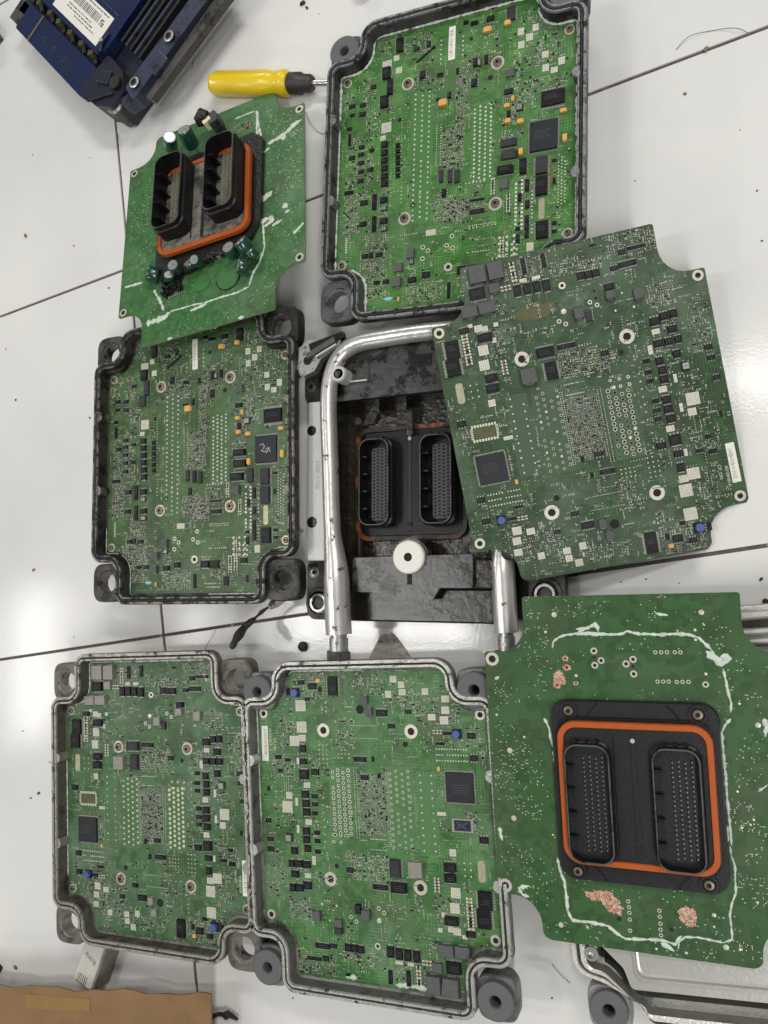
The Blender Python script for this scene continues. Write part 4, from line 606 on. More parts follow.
def housing(par, key, flip, top=54.0, bush=(), seed=0, earz=48.0, dy=-3.0, hk2=None):
    hk, rk = 'h' + key, 'r' + key; m = MB(); F = lambda d: outline(d, flip=flip)
    ga, gb = (4.4, 7.4) if key in ('a1', 'a2') else (5.0, 6.8)
    m.loops([(F(-3), 38), (F(2.0), 40), (F(2.6), top - 1.5), (F(3.2), top), (F(ga), top), (F(ga + .2), top - 1.2), (F(gb - .2), top - 1.2), (F(gb), top - .3), (F(9.2), top - .3), (F(9.9), top - 1.4), (F(9.9), top - 9), (F(8.5), top - 10.5), (F(-13), top - 15), (F(-16), 0)],
            [hk, hk, rk, rk, rk, 'groove', rk, rk, rk, hk, hk, hk, hk])
    m.prism(F(-16), 0, 2, hk); m.prism(F(-3), 30, 38, hk)
    s = -1 if flip else 1
    for i, (x, y) in enumerate(EARS):
        if i in bush: ear(m, x * s, y * s + dy, earz - 14, earz - 1, hk, a=15.5)
        else: ear(m, x * s, y * s + dy, earz - 12, earz, hk, kr=rk, r=9.6)
    o = m.build('housing', par)
    g = MB(); rnd = random.Random(seed)
    P = F(5.9); q = []; rr = []
    for i in range(len(P)):
        a, b = Vector(P[i]), Vector(P[(i + 1) % len(P)]); n = max(1, int((b - a).length / 3))
        for j in range(n): p = a.lerp(b, j / n); q.append((p.x + rnd.uniform(-.25, .25), p.y + rnd.uniform(-.25, .25), top - .9)); rr.append(rnd.choice([.5, .7, .8, 1.0]) * rnd.uniform(.8, 1.3) * (1.7 if key in ('a1', 'a2') else 1))
    g.tube(q, rr, 'groove', 6, closed=True); g.build('rim_gasket', par)
    # small lugs on the inner wall
    for x, y in ((-106, 42), (-106, -38), (106, 30), (106, -44)):
        l_ = MB(); l_.prism([(x * s + 3.4 * cos(t), y * s + 4.5 * sin(t)) for t in [2 * pi * i / 14 for i in range(14)]], 40, top - .6, rk); l_.build('wall_lug', par)
    for i in bush: bushing(par, EARS[i][0] * s, EARS[i][1] * s + dy, earz, r=14.2)
    return o
def sealant(par, flip, z, rnd, k='seal', w=1.3, cover=1.0):
    P = outline(.9, flip=flip); q = []
    for i in range(len(P)):
        a, b = Vector(P[i]), Vector(P[(i + 1) % len(P)]); n = max(1, int((b - a).length / 2.5))
        for j in range(n): p = a.lerp(b, j / n); q.append((p.x, p.y))
    st = rnd.randrange(len(q)); q = q[st:] + q[:st]; i = 0
    while i < len(q) - 8:
        n = rnd.randint(12, 50)
        if rnd.random() < cover: m = MB(); smear(m, q[i:i + n], w * rnd.uniform(.7, 1.5), z, k, rnd, .8); m.build('sealant_bead', par)
        i += n

UG = 'opened engine control units with circuit boards still in their cast housings'
def unit(fr, key, flip, label, seed, mode='screw', bush=(), skip=(), top=54, seal=.8, dy=-3.0, sw=1.3, data=None, dens=1.0):
    loc, rot = DATA['frames'][fr]
    u = empty('engine_control_unit', (loc[0], loc[1], 0), mat3=rot); tag(u, label, 'control unit', UG)
    housing(u, key, flip, top, bush, seed, dy=dy)
    b = board('circuit_board', u, 'pcb' + fr, flip, data or ('A' if flip else 'B'), 42.0, seed, mode, skip, nest=True, open=(mode != 'screw'), dens=dens)
    sealant(u, flip, 42.2, random.Random(seed + 5), cover=seal, w=sw)
    return u, b
u1, b1 = unit('A1', 'a1', True, 'opened control unit with the brightest green board, topmost, beside the yellow screwdriver tip', 11, bush=(2, 3), seal=1.0, sw=2.0)
u2, b2 = unit('A2', 'a2', True, 'dark oily open control unit whose big black chip has a white pen scribble', 12, seal=.75, skip=())
# the bottom-left and bottom-middle units
u3, b3 = unit('B1', 'b1', False, 'open control unit with four empty corner holes, left of the unit with four grey bushings', 13, seal=.4)
u4, b4 = unit('B2', 'b2', False, 'open control unit with grey bushings in all four corners, partly under the orange-sealed board', 14, mode='hole', bush=(0, 1, 2, 3), seal=.15, skip=('G',), dy=7.5)

def mark(par, pts, w, z, k, name='pen_mark'):
    m = MB()
    m.tube([(x, y, z) for x, y in pts], w, k, 6, flat=.3); return m.build(name, par)
# pen scribble "2x" on the processor of the dark unit
def find(d, kind):
    return [e for e in DATA[d] if e[0] == kind][0]
px, py = find('A', 'P')[1:3]
mark(b2, [(px - 5, py + 3.5), (px - 2.5, py + 5), (px - .5, py + 2), (px - 3, py - 1.5), (px - 4.5, py - 1), (px - 1.5, py - 2.5), (px + 1.5, py - 3)], .28, 44.9, 'wpaint')
mark(b2, [(px + .5, py - 1), (px + 2.5, py + .8), (px + 4.5, py - 1), (px + 5.5, py - 3.5)], .28, 44.9, 'wpaint')
mark(b2, [(px + 5, py + 1), (px + 3, py - 1.5), (px + 1.5, py - 4)], .28, 44.9, 'wpaint')
px, py = 84.5, -36.0
mark(b1, [(px - 1, py + 8), (px + 1, py + 5), (px - .5, py + 2), (px + 1.5, py - 1), (px, py - 4), (px + 1.8, py - 8)], .35, 42.4, 'rpaint')
# bottom middle board: bare silicon die and white residue along the lower edge
g = find('B', 'G')
m = MB(); m.box(g[1], g[2], 42.1, g[3] * .8, g[4] * .8, .8, 'can'); m.box(g[1], g[2], 42.9, g[3] * .62, g[4] * .62, .5, 'cpu')
m.build('microchip', b4)
m = MB(); m.prism([(g[1] + a * g[3] * .3, g[2] + b * g[4] * .3) for a, b in ((-1, -1), (-.2, .1), (-.9, 1), (.1, .3), (1, .9), (.5, -.1), (.9, -1), (0, -.3))], 43.4, 43.5, 'navy'); m.build('cracked_die', b4)
rw = random.Random(3)
for par, pts in ((b4, [(-66, 127), (-58, 127.5), (-50, 127), (-38, 127.5), (-28, 127), (-14, 128)]), (b4, [(-60, 123), (-52, 124), (-40, 124)]), (b4, [(20, 127), (30, 127)]), (b3, [(80, 96), (84, 101), (78, 110)]), (b3, [(60, 120), (64, 112)])):
    m = MB(); smear(m, pts, 4.5, 42.2, 'wflux', rw, 1.2); m.build('dried_residue', par)
for par, z in ((b3, 42.0), (b4, 42.0)):
    text('CP_ON', 3.2, 88, -56, z + .1, par, 'silk', -pi / 2 * -1); text('60120N81A', 3.0, 92.5, -62, z + .1, par, 'silk', pi / 2)

# ---------------------------------------------------------------- loose board
loc, rot = DATA['frames']['L']
L = empty('loose_circuit_board', loc, mat3=rot); tag(L, 'loose green circuit board covered in chips, tilted with its left side on the black unit', 'circuit board')
board('substrate', L, 'pcbL', False, 'B', 0.0, 21, 'hole', open=True)
rl = random.Random(5)
m = MB()
def blob(m, x, y, w, h, z, k, rnd, rot=0, n=26, th=.12):
    m.prism([(x + (w / 2 * cos(t) * cos(rot) - h / 2 * sin(t) * sin(rot)) * q, y + (w / 2 * cos(t) * sin(rot) + h / 2 * sin(t) * cos(rot)) * q) for t, q in [(2 * pi * i / n, rnd.uniform(.78, 1.1)) for i in range(n)]], z, z + th, k)
e = DATA['Lstain']
blob(m, e[0] + 1, e[1], e[2] * 1.0, e[3] * .85, .02, 'flux', rl, .02, 40, .06); m.build('burnt_flux_patch', L)
for bx, by, bw, bh in ((e[0] - 22, e[1] - 12, 18, 15), (e[0] + 32, e[1] + 2, 22, 13), (e[0] + 38, e[1] - 14, 14, 10), (-72, 48, 22, 3.5), (-60, 46, 16, 3)):
    m = MB(); blob(m, bx, by, bw, bh, .01, 'fluxhaze', rl, rl.uniform(-.2, .3), 30, .05); m.build('dried_flux_film', L)
text('CP_ON', 3.4, 87.5, -62, .1, L, 'silk', -pi / 2); text('60120N81A', 3.2, 92.5, -66, .1, L, 'silk', -pi / 2)

# ---------------------------------------------------------------- connector assembly (shared by three things)
def connector(par, cx, cy, z, sh, plate='plastic2', shroud='plastic', dusty=False, bolts=True, flange=True, pinc='pin', xs=(-29.3, 29), w=32, ln=84, yo=0, flat_pins=False, dark=False, seal='orange'):
    """flange, orange seal, platform, two deep rounded sockets with pins; cx, cy: centre (mm)"""
    if flange:
        m = MB(); m.prism(rrect(113, 127, 12, 6, cx, cy), z, z + 5, 'plastic2', top=rrect(111.5, 125.5, 11.5, 6, cx, cy))
        m.prism(rrect(102, 104, 9, 6, cx, cy), z + 5, z + 7, 'plastic')
        for sx in (-1, 1):
            for sy in (-1, 1):
                m.box(cx + sx * 27, cy + sy * 57.5, z + 5, 1.4, 12, .8, 'plastic', rot=sx * sy * .7)
        m.build('connector_flange', par, bevel=.5)
        for sx in (-1, 1):
            for sy in (-1, 1):
                b = MB(); b.lathe(cx + sx * 43, cy + sy * 56.5, [(6.5, z + 5), (6.2, z + 6.3), (4.6, z + 6.3), (4.4, z + 5.6), (3.4, z + 5.6), (3.2, z + 7.4), (1.5, z + 7.6), (1.4, z + 6.6), (.01, z + 6.6)], 'plastic2', 20, ks=['plastic2', 'plastic2', 'hole', 'hole', 'dgrey', 'screw', 'hole', 'hole']); b.build('bolt', par)
    m = MB(); O = rrect(103, 100, 13, 8, cx, cy); I = rrect(94, 91, 9, 8, cx, cy); O2 = rrect(102, 99, 12.5, 8, cx, cy); I2 = rrect(95, 92, 9.5, 8, cx, cy)
    m.loops([(O, z + 6), (O, z + 10), (O2, z + 10.8), (I2, z + 10.8), (I, z + 10), (I, z + 6)], [seal] * 5); m.build('orange_seal', par)
    m = MB(); m.prism(rrect(93.5, 90.5, 9, 6, cx, cy), z + 5, z + 9.5, 'dusty' if dusty else plate, 'plastic'); 
    m.box(cx, cy, z + 9.5, 3, 84, .8, 'plastic2'); m.box(cx - 13, cy, z + 9.5, 1.2, 80, .5, 'plastic'); m.cyl(cx, cy + 38, z + 9.5, 1.6, 1.2, 'lead', 12); m.cyl(cx, cy - 36, z + 9.5, 2.0, 1.2, 'hole', 12)
    m.build('connector_plate', par, bevel=.3)
    for dx in xs:
        s = MB(); x = cx + dx; y = cy + yo
        A = rrect(w, ln, 9, 7, x, y); Bq = rrect(w - 2.6, ln - 2.6, 8, 7, x, y); A0 = rrect(w + 2.5, ln + 2.5, 9, 7, x, y)
        s.loops([(A0, z + 9), (A0, z + sh - 6), (A, z + sh - 5), (A, z + sh - .4), (rrect(w - .6, ln - .6, 8.8, 7, x, y), z + sh), (rrect(w - 2.2, ln - 2.2, 8.2, 7, x, y), z + sh), (Bq, z + sh - .5), (Bq, z + 4)], [shroud, shroud, shroud, 'dgrey', 'dgrey', shroud, shroud])
        zb = z + max(5, sh - 22)
        s.prism(Bq, zb - 2, zb, 'plastic')
        for sg in (1,):
            for q in (-.3, -.1, .1, .3): s.box(x - w / 2 + 3.5, y + q * ln, zb, 5.5, 1.5, (z + sh - 4) - zb, shroud)
            for q in (-.32, 0, .32): s.box(x + q * w * .7, y + ln / 2 + 1.2, z + 9.5, 2, 2.2, sh - 14, shroud)
        s.build('connector_socket', par)
        pb = MB()
        pb.prism(rrect(w * .56, ln * .84, 3, 4, x + w * .12, y - ln * .02), zb, z + (sh - 7 if flat_pins else zb - z + 2), 'inner' if flat_pins else 'plastic'); zt = z + sh - 7 if flat_pins else zb + 2
        for r_ in range(21):
            for c_ in range(4):
                xx = x + w * .12 + (c_ - 1.5) * w * .135; yy = y - ln * .02 - ln * .39 + r_ * ln * .78 / 20 + (c_ % 2) * .9
                if flat_pins: pb.box(xx, yy, zt, 2.3, 1.7, .12, 'hole')
                else: pb.box(xx, yy, zt, .75, .75, 7.5 if sh > 24 else 5, pinc)
        tag(pb.build('pin_block', par))

# ---------------------------------------------------------------- board with connector, lower right
loc, rot = DATA['frames']['D']
D = empty('connector_board', loc, mat3=rot); tag(D, 'clean green board with black connector and orange seal, lying on the aluminium housing', 'circuit board', 'boards with a black connector and orange seal')
m = MB(); m.prism(outline(0), -1.6, 0, 'pcbD', 'edge'); m.build('substrate', D)
connector(D, -.5, -6.5, 0, 17, yo=-5.5, ln=82, w=31, xs=(-31, 27.5), dark=True)
rd = random.Random(9)
for pts, wd in DATA['Dsm']:
    sm = MB(); smear(sm, pts, wd * 1.0, .05, 'seal', rd, .8, outline(-.5))
    if sm.v: sm.build('sealant_trace', D)
mm = MB(); hh = MB()
for x, y, w_, k in DATA['Ddots']:
    r = w_ / 2
    if k == 'b': mm.lathe(x, y, [(r, 0), (r * .9, .25), (.01, .4)], 'ring', 14)
    elif k == 'r': mm.annulus(x, y, 0, r * .5, r, 'ring', 18, .3); hh.cyl(x, y, 0, r * .52, .06, 'hole', 14, smooth=False)
    elif k == 'd': hh.cyl(x, y, 0, r, .06, 'hole', 14, smooth=False)
    elif k == 'k': blob(hh, x, y, w_ * 1.25, w_ * 1.1, 0, 'copper', rd, 0, 14, .5); hh.cyl(x, y, .5, r * .4, .1, 'hole', 10)
for x, y, w_, h_, n in DATA['Dfld']:
    for _ in range(int(n * .9)):
        a, b = x + rd.uniform(-.5, .5) * w_, y + rd.uniform(-.5, .5) * h_; g_ = 1.25; a = round(a / g_) * g_ + rd.uniform(-.1, .1); b = round(b / g_) * g_ + rd.uniform(-.1, .1)
        r = rd.choice([.38, .38, .42, .5])
        if inside((a, b), outline(-1)): mm.lathe(a, b, [(r, 0), (r * .8, .12), (.01, .18)], 'ring', 8)
tag(mm.build('solder_dot', D), kind='stuff'); tag(hh.build('drilled_hole', D), kind='stuff')
for P in DATA['Dcop']:
    c = MB(); cx = sum(p[0] for p in P) / len(P); cy = sum(p[1] for p in P) / len(P); Q = []
    for i in range(len(P)):
        a, b = Vector(P[i]), Vector(P[(i + 1) % len(P)])
        for j in range(6): p = a.lerp(b, j / 6); q = rd.uniform(.82, 1.12); Q.append((cx + (p.x - cx) * q, cy + (p.y - cy) * q))
    c.prism(Q, 0, .14, 'copper')
    for _ in range(18): a = rd.uniform(0, 6.28); t = rd.uniform(.3, .95); i = rd.randrange(len(Q)); blob(c, cx + (Q[i][0] - cx) * t, cy + (Q[i][1] - cy) * t, rd.uniform(1, 3), rd.uniform(.5, 1.2), .14, rd.choice(['ring', 'copper', 'brown']), rd, a, 8, .15)
    c.build('scraped_copper', D)
for x, y in CORNB:
    m = MB(); m.annulus(x, y, 0, 2.7, 5.0, 'ring', 26, .35); m.cyl(x, y, 0, 2.8, .06, 'hole', 20, smooth=False); m.build('mounting_ring', D)

# ---------------------------------------------------------------- board with connector, upper left, propped on the dark unit
loc, rot = DATA['frames']['T']; loc = [loc[0] * (1 - .010 / .61), loc[1] * (1 - .010 / .61), loc[2] + .010]   # rests on the rim of the dark unit
T = empty('connector_board', loc, mat3=rot); tag(T, 'tilted green board with tall dusty connector, orange seal and capacitors, beside the screwdriver', 'circuit board', 'boards with a black connector and orange seal')
m = MB(); m.prism(outline(0, flip=True), -1.6, 0, 'pcbT', 'edge'); m.build('substrate', T)
m = MB(); m.prism([(x * 1.0, y) for x, y in [(-58, -52), (-50, -60), (-20, -66), (10, -58), (30, -60), (50, -50), (60, -30), (61, 60), (50, 70), (-50, 70), (-58, 55)]], 0, 5.5, 'pitch'); m.build('glue_base', T, bevel=1.5)
connector(T, 1, 3.5, 3.0, 29, dusty=True, flange=False, yo=8.5, ln=84, pinc='gold')
rt = random.Random(4)
for pts, wd in DATA['Tsm']:
    sm = MB(); smear(sm, pts, wd * 1.25, .05, 'seal', rt, .8, outline(-.5, flip=True))
    if sm.v: sm.build('sealant_trace', T)
mm = MB()
for x, y, w_, h_, n in DATA['Tfld']:
    for _ in range(int(n * 1.2)):
        a, b = x + rt.uniform(-.5, .5) * w_, y + rt.uniform(-.5, .5) * h_; r = rt.choice([.35, .4, .45, .7])
        if inside((a, b), outline(-1, flip=True)): mm.lathe(a, b, [(r, 0), (r * .8, .12), (.01, .18)], 'gold', 7)
tag(mm.build('solder_dot', T), kind='stuff')
for x, y in CORNB:
    m = MB(); m.annulus(-x, -y, 0, 2.3, 4.2, 'ring', 26, .35); m.cyl(-x, -y, 0, 2.4, .06, 'hole', 20, smooth=False); m.build('mounting_ring', T)
def can_cap(par, p0, p1, r, k='sleeve'):
    a, b = Vector(p0), Vector(p1); d = (b - a).normalized(); m = MB(); m.tube([a, a + d * 1, b - d * 1, b], [r * .93, r, r, r * .93], k, 20); m.build('can_capacitor', par)
    c = MB(); c.tube([b + d * .02, b + d * .3], [r * .82, r * .80], 'can', 20); 
    c.tube([b + d * .3 + Vector((-r * .5, 0, 0)), b + d * .35 + Vector((r * .5, 0, 0))], .15, 'chip', 4); c.build('capacitor_top', par)
for p0, p1, r in DATA['Tcaps']: can_cap(T, p0, p1, r * 1.12)
tx = DATA['Tpts']
m = MB(); x, y = tx['choke']; m.tube([(x - 6, y - 2, 12), (x - 5, y + 2, 17), (x, y + 4, 19), (x + 5, y + 2, 18)], [4, 6, 6.5, 4], 'pitch', 10); m.box(x + 9, y - 1, 0, 10, 14, 17, 'dgrey', rot=.3); m.box(x + 3.5, y - 3, 8, 9, 5, 10, 'cream', rot=.5); m.build('wire_choke', T, bevel=.6)
m = MB()
x, y = tx['greenR']; m.cyl(x, y, 0, 12, .9, 'green_e', 32); x, y = tx['greenL']; m.cyl(x, y, 0, 9, .8, 'green_e', 28); m.build('bare_mask_disc', T)
x, y = tx['greenR']; m = MB(); m.tube([(x + 12.3 * cos(t), y + 12.3 * sin(t), .9) for t in [pi * 1.0 + i * pi * 1.2 / 20 for i in range(21)]], .5, 'pitch', 6); m.build('wire_loop', T)
m = MB()
for i in range(90):
    a = rt.uniform(0, 1); x, y = tx['glueA'][0] + rt.uniform(-11, 11), tx['glueA'][1] + rt.uniform(-12, 12); m.box(x, y, 0, rt.uniform(1.5, 4), rt.uniform(1.5, 4), rt.uniform(2, 7), 'pitch', rot=rt.uniform(0, 3), top=.7)
for i in range(34): m.box(tx['glueB'][0] + rt.uniform(-14, 14), tx['glueB'][1] + rt.uniform(-5, 5), 3, rt.uniform(1, 3), rt.uniform(1, 2), rt.uniform(2, 4), rt.choice(['pitch', 'dusty']), rot=rt.uniform(0, 3), top=.7)
m.build('glue_lump', T)
m = MB(); x, y = tx['glueA']
for i in range(7): m.box(x - 4 + i * 2.4, y - 14 + i * .3, 1.0, .7, 2.6, .6, 'gold')
m.build('contact_comb', T)
m = MB(); x, y = tx['copperpatch']
for i in range(60): m.box(x + rt.uniform(-10, 10), y + rt.uniform(-4.5, 4.5) + 0, 0.02, rt.uniform(.7, 2), rt.uniform(.5, 1.4), rt.uniform(.2, .8), rt.choice(['brown', 'brown', 'copper', 'gold', 'pitch']), rot=rt.uniform(0, 3))
m.build('burnt_pad_area', T)

# ---------------------------------------------------------------- centre unit with cooling pipe
U = empty('control_unit_with_pipe', (-.23, .07, 0)); tag(U, 'greasy black control unit with two sockets, a bent steel pipe and a white round button', 'control unit')
m = MB()
rec = [(-75, 84), (-75, -54), (70, -54), (70, 84)]
m.box(0, 20, 0, 196, 246, 14, 'black')                                  # base slab
m.box(-2, 106, 14, 164, 44, 26, 'black')                                # upper bank body
m.box(-79, 15, 14, 10, 140, 28, 'black'); m.box(75, 15, 14, 10, 140, 24, 'black')
m.box(-2, -66, 14, 146, 24, 22, 'black'); m.box(-2, -92, 14, 150, 28, 14, 'black')
m.build('housing', U, bevel=1.5)
m = MB(); m.box(-2, 16, 14, 146, 141, 1.5, 'blackg')
for x in (-37, -12): m.box(x, 80, 15, 2, 14, 20, 'black')
m.box(-11, 64, 15, 5, 22, 12, 'black'); m.cyl(-62, 70, 15, 3.4, 7, 'dgrey', 16); m.prism([(-58, 66), (-48, 67), (-44, 76), (-54, 76)], 15, 20, 'dgrey')
m.box(-62, -10, 15, 1.5, 90, 4, 'dgrey')
for i in range(16): blob(m, rt.uniform(-60, 60), rt.choice([rt.uniform(-50, -36), rt.uniform(62, 80)]), rt.uniform(4, 12), rt.uniform(3, 8), 15.4 + i * .02, rt.choice(['blackg', 'dusty', 'black']), rt, rt.uniform(0, 3), 12, .7)
m.build('recess_floor', U)
m = MB(); m.prism(fillet([(80, 86), (80, 128), (-50, 128), (-62, 120), (-76, 106), (-76, 84)], [2] * 6, 3), 40, 42, 'worn'); m.build('worn_top_pad', U, bevel=.8); m = MB()
m.prism(fillet([(-58, -52), (-58, -81), (-24, -81), (-20, -87), (14, -87), (20, -77), (48, -77), (48, -50)], [2.5] * 8, 3), 36, 40.5, 'worn')
m.build('worn_top_pad', U, bevel=.8)
m = MB()
m.prism(fillet([(-64, 99), (-42, 99), (-42, 115), (-64, 115)], [1.5] * 4, 3), 42, 43.2, 'worn'); m.box(-53, 100, 43.2, 19, 1.2, .8, 'alu'); m.build('moulded_tab', U)
m = MB(); m.box(6, 112, 42, 18, 10, 2, 'black'); m.build('moulded_tab', U)
m = MB(); m.lathe(-64.5, 104.5, [(7, 38), (7, 55), (6, 56.5), (4.4, 56.5), (4, 55), (4, 46), (.01, 46)], 'alu', 26, ks=['alu', 'alu', 'alu', 'hole', 'hole', 'hole']); m.build('hose_port', U)
m = MB(); m.lathe(-6, -52, [(13.8, 38), (13.8, 43), (12.8, 44.2), (3.6, 44.2), (3.4, 43), (.01, 43)], 'alu', 36, ks=['label', 'label', 'label', 'hole', 'hole']); m.cyl(-6, -52, 30, 16, 9, 'black', 30); m.box(-6, -70, 40.5, 3.5, 9, 1, 'hole'); m.build('white_button', U)
connector(U, -13.5, 13, 10, 26, flange=False, plate='plastic', xs=(-27.5, 28.5), w=28, ln=75, yo=0, flat_pins=True, seal='orangeold')
for x, y, big in ((-101, -91, 1), (-106, 106, 0), (101, -82, 1), (101, 120, 1)):
    m = MB(); m.prism(fillet([(x - 13, y - 15), (x + 15, y - 15), (x + 15, y + 36), (x - 13, y + 36)] if y < 0 else [(x - 12, y - 17), (x + 15, y - 17), (x + 15, y + 14), (x - 12, y + 14)], [9, 2, 2, 5], 5), 2, 18, 'dgrey')
    if big: m.lathe(x, y, [(13, 18), (13, 20), (10.5, 20.5), (9.5, 19), (8.2, 19), (8.2, 22), (6.2, 22), (6, 12), (.01, 12)], 'dgrey', 30, ks=['dgrey', 'dgrey', 'black', 'black', 'bushs', 'bushs', 'hole', 'hole'])
    m.build('corner_mount', U, bevel=.8)
    m = MB(); yy = y + (27 if y < 0 else 0); m.lathe(x - 5 * (x < 0), yy, [(5, 18), (5, 20), (3.4, 20.3), (2, 20.3), (2, 19), (.01, 19)], 'bushs', 18, ks=['bushs', 'bushs', 'bushs', 'hole', 'hole']); m.build('bolt', U)
m = MB(); m.box(-94, 17, 14, 23, 142, 20, 'alu'); m.cyl(-102, 62, 15, 4.6, 19.2, 'black', 12); m.cyl(-101, -20, 15, 5, 19.2, 'black', 12); m.build('aluminium_plate', U, bevel=.8)
text('B014  8005', 5.5, -95.5, 22, 34.1, U, 'dustink', pi / 2)
def spline(P, n=10):
    out = []
    for i in range(len(P) - 1):
        p0 = Vector(P[max(i - 1, 0)]); p1 = Vector(P[i]); p2 = Vector(P[i + 1]); p3 = Vector(P[min(i + 2, len(P) - 1)])
        for j in range(n):
            t = j / n; out.append(.5 * ((2 * p1) + (-p0 + p2) * t + (2 * p0 - 5 * p1 + 4 * p2 - p3) * t * t + (-p0 + 3 * p1 - 3 * p2 + p3) * t ** 3))
    out.append(Vector(P[-1])); return out
pp = spline([(-66, -116, 50), (-67.5, -90, 50), (-69, -60, 50), (-72.5, -28, 50), (-75, 30, 50), (-77, 80, 50), (-74.5, 104, 50), (-66, 121, 50), (-50, 130.5, 50), (-20, 132.5, 50), (20, 133, 49), (50, 131, 45), (66, 122, 42), (71, 105, 40), (71, 60, 34), (69, 0, 31), (69, -40, 30), (72, -112, 30)], 8)
rad = []
for p in pp:
    if p.x < -40 and p.y < -70: rad.append(11)
    elif p.x < -40 and p.y < -30: rad.append(11 - 4 * (p.y + 70) / 40)
    elif p.x > 40 and p.y < -48: rad.append(9.6)
    else: rad.append(7.2)
m = MB(); m.tube(pp, rad, 'pipe', 24); m.build('cooling_pipe', U)
for x, y, z, r in ((-66, -116, 50, 11), (72, -112, 30, 9.6)):
    m = MB(); m.tube([(x, y, z), (x, y - 5, z)], r * .62, 'bushs', 20); m.tube([(x, y - 3, z), (x, y - 14, z)], r * .72, 'bushs', 20); m.cyl(x, y - 9, z + r * .72 - .6, 1.7, 1.0, 'label', 12)
    m.tube([(x, y - 14, z), (x, y - 14.2, z), (x, y - 21, z), (x, y - 21.5, z)], [r * .9, r, r, r * .9], 'dgrey', 6); m.build('pipe_fitting', U, bevel=.4)

# metal hinge lug lying between the units
m = MB(); m.prism(fillet([(-110, 116), (-104, 108), (-92, 112), (-86, 122), (-68, 131), (-66, 139), (-84, 138), (-98, 141), (-107, 134)], [2.5] * 9, 4), 40, 48, 'bushs')
lug = m.build('metal_lug', None, (-230, 70, 0), bevel=1.0); tag(lug, 'small dirty metal lug with a round hole, above the bend of the steel pipe', 'metal bracket')
for nm, prof in (('lug_hole', None),):
    k = MB(); k.cyl(-99, 122, 48, 4.2, .15, 'hole', 20); k.cyl(-88, 123, 48, 1.0, .15, 'hole', 10); k.build('lug_hole', lug)
k = MB(); k.box(-84, 130.5, 48, 30, 5, 5, 'dgrey', rot=.42); k.box(-80, 137, 44, 34, 6, 6, 'black', rot=.22); k.box(-79, 127.5, 50, 22, 1.6, 3, 'alu', rot=.42); k.build('spring_clip', lug, bevel=.5)
k = MB(); k.box(-100, 124, 0, 14, 22, 40, 'dgrey'); k.build('lug_post', lug)

# ---------------------------------------------------------------- aluminium housing, lower right
S = empty('aluminium_housing', (0, -.15, 0.013), rot=(0, 0, radians(5.5))); tag(S, 'pale aluminium lid-side housing with one grey bushing, under the board with the orange seal', 'control unit housing')
m = MB()
def sho(d):
    return fillet([(114 + d, 122 + d), (-112 - d, 122 + d), (-112 - d, -118 + (-d * .3)), (-98, -121 - d * .8), (-76 + d * .5, -140), (-70, -147 - d), (114 + d, -147 - d)], [6, 6, max(4, 8 + d * .5), max(4, 12 - d), max(5, 12 - d), max(3, 6 + d * .5), 3], 6)
m.loops([(sho(-3), 10), (sho(-2), 32), (sho(-.5), 33), (sho(1.5), 33), (sho(2), 31.5), (sho(4), 31.5), (sho(4.5), 33), (sho(7.5), 33), (sho(8), 31.5), (sho(8), 24), (sho(-8), 20), (sho(-10), -13)], ['hsv', 'rsv', 'rsv', 'rsv', 'groove', 'rsv', 'rsv', 'hsv', 'hsv', 'hsv', 'hsv'])
m.prism(sho(-3), 8, 12, 'black'); m.build('rim', S)
m = MB(); lid = fillet([(110, -132), (110, 116), (-104, 116), (-104, -100), (-86, -118), (-82, -132)], [3, 3, 3, 9, 9, 4], 5)
lid2 = [(x * .985, y * .985) for x, y in lid]
m.prism(lid, 12, 31, 'lid', top=lid2)
a = fillet([(106, -124), (106, -60), (-78, -60), (-78, -124)], [4, 4, 5, 6], 6); 
def off(P, s_, cx=0, cy=-92): return [(cx + (x - cx) * (1 - s_ / 92), cy + (y - cy) * (1 - s_ / 32)) for x, y in P]
m.loops([(a, 31.02), (off(a, 1), 33.2), (off(a, 3), 33.4), (off(a, 4), 31.8), (off(a, 5.5), 31.4)], ['lid'] * 4); m.add([(x, y, 31.4) for x, y in off(a, 5.5)], [tuple(range(len(a)))], 'lid')
m.build('lid', S, bevel=.6)
m = MB(); m.lathe(-106, -108, [(5, 31), (5, 32.5), (3.2, 32.5), (3, 31.6), (1.6, 31.6), (.01, 31.2)], 'bushs', 20); m.build('screw', S)
m = MB(); ear(m, -98, -145, 18, 29, 'hsv', a=15); m.build('mounting_ear', S)
bushing(S, -98, -145, 29, r=13.5)
m = MB(); m.tube([(20, 123, 36), (60, 124, 37), (110, 124, 38)], 3.2, 'lid', 14); m.tube([(20, 112, 35), (110, 113, 36)], 2.2, 'lid', 12); m.tube([(20, 105, 34), (110, 106, 35)], 2.6, 'lid', 12); m.build('ridge', S)

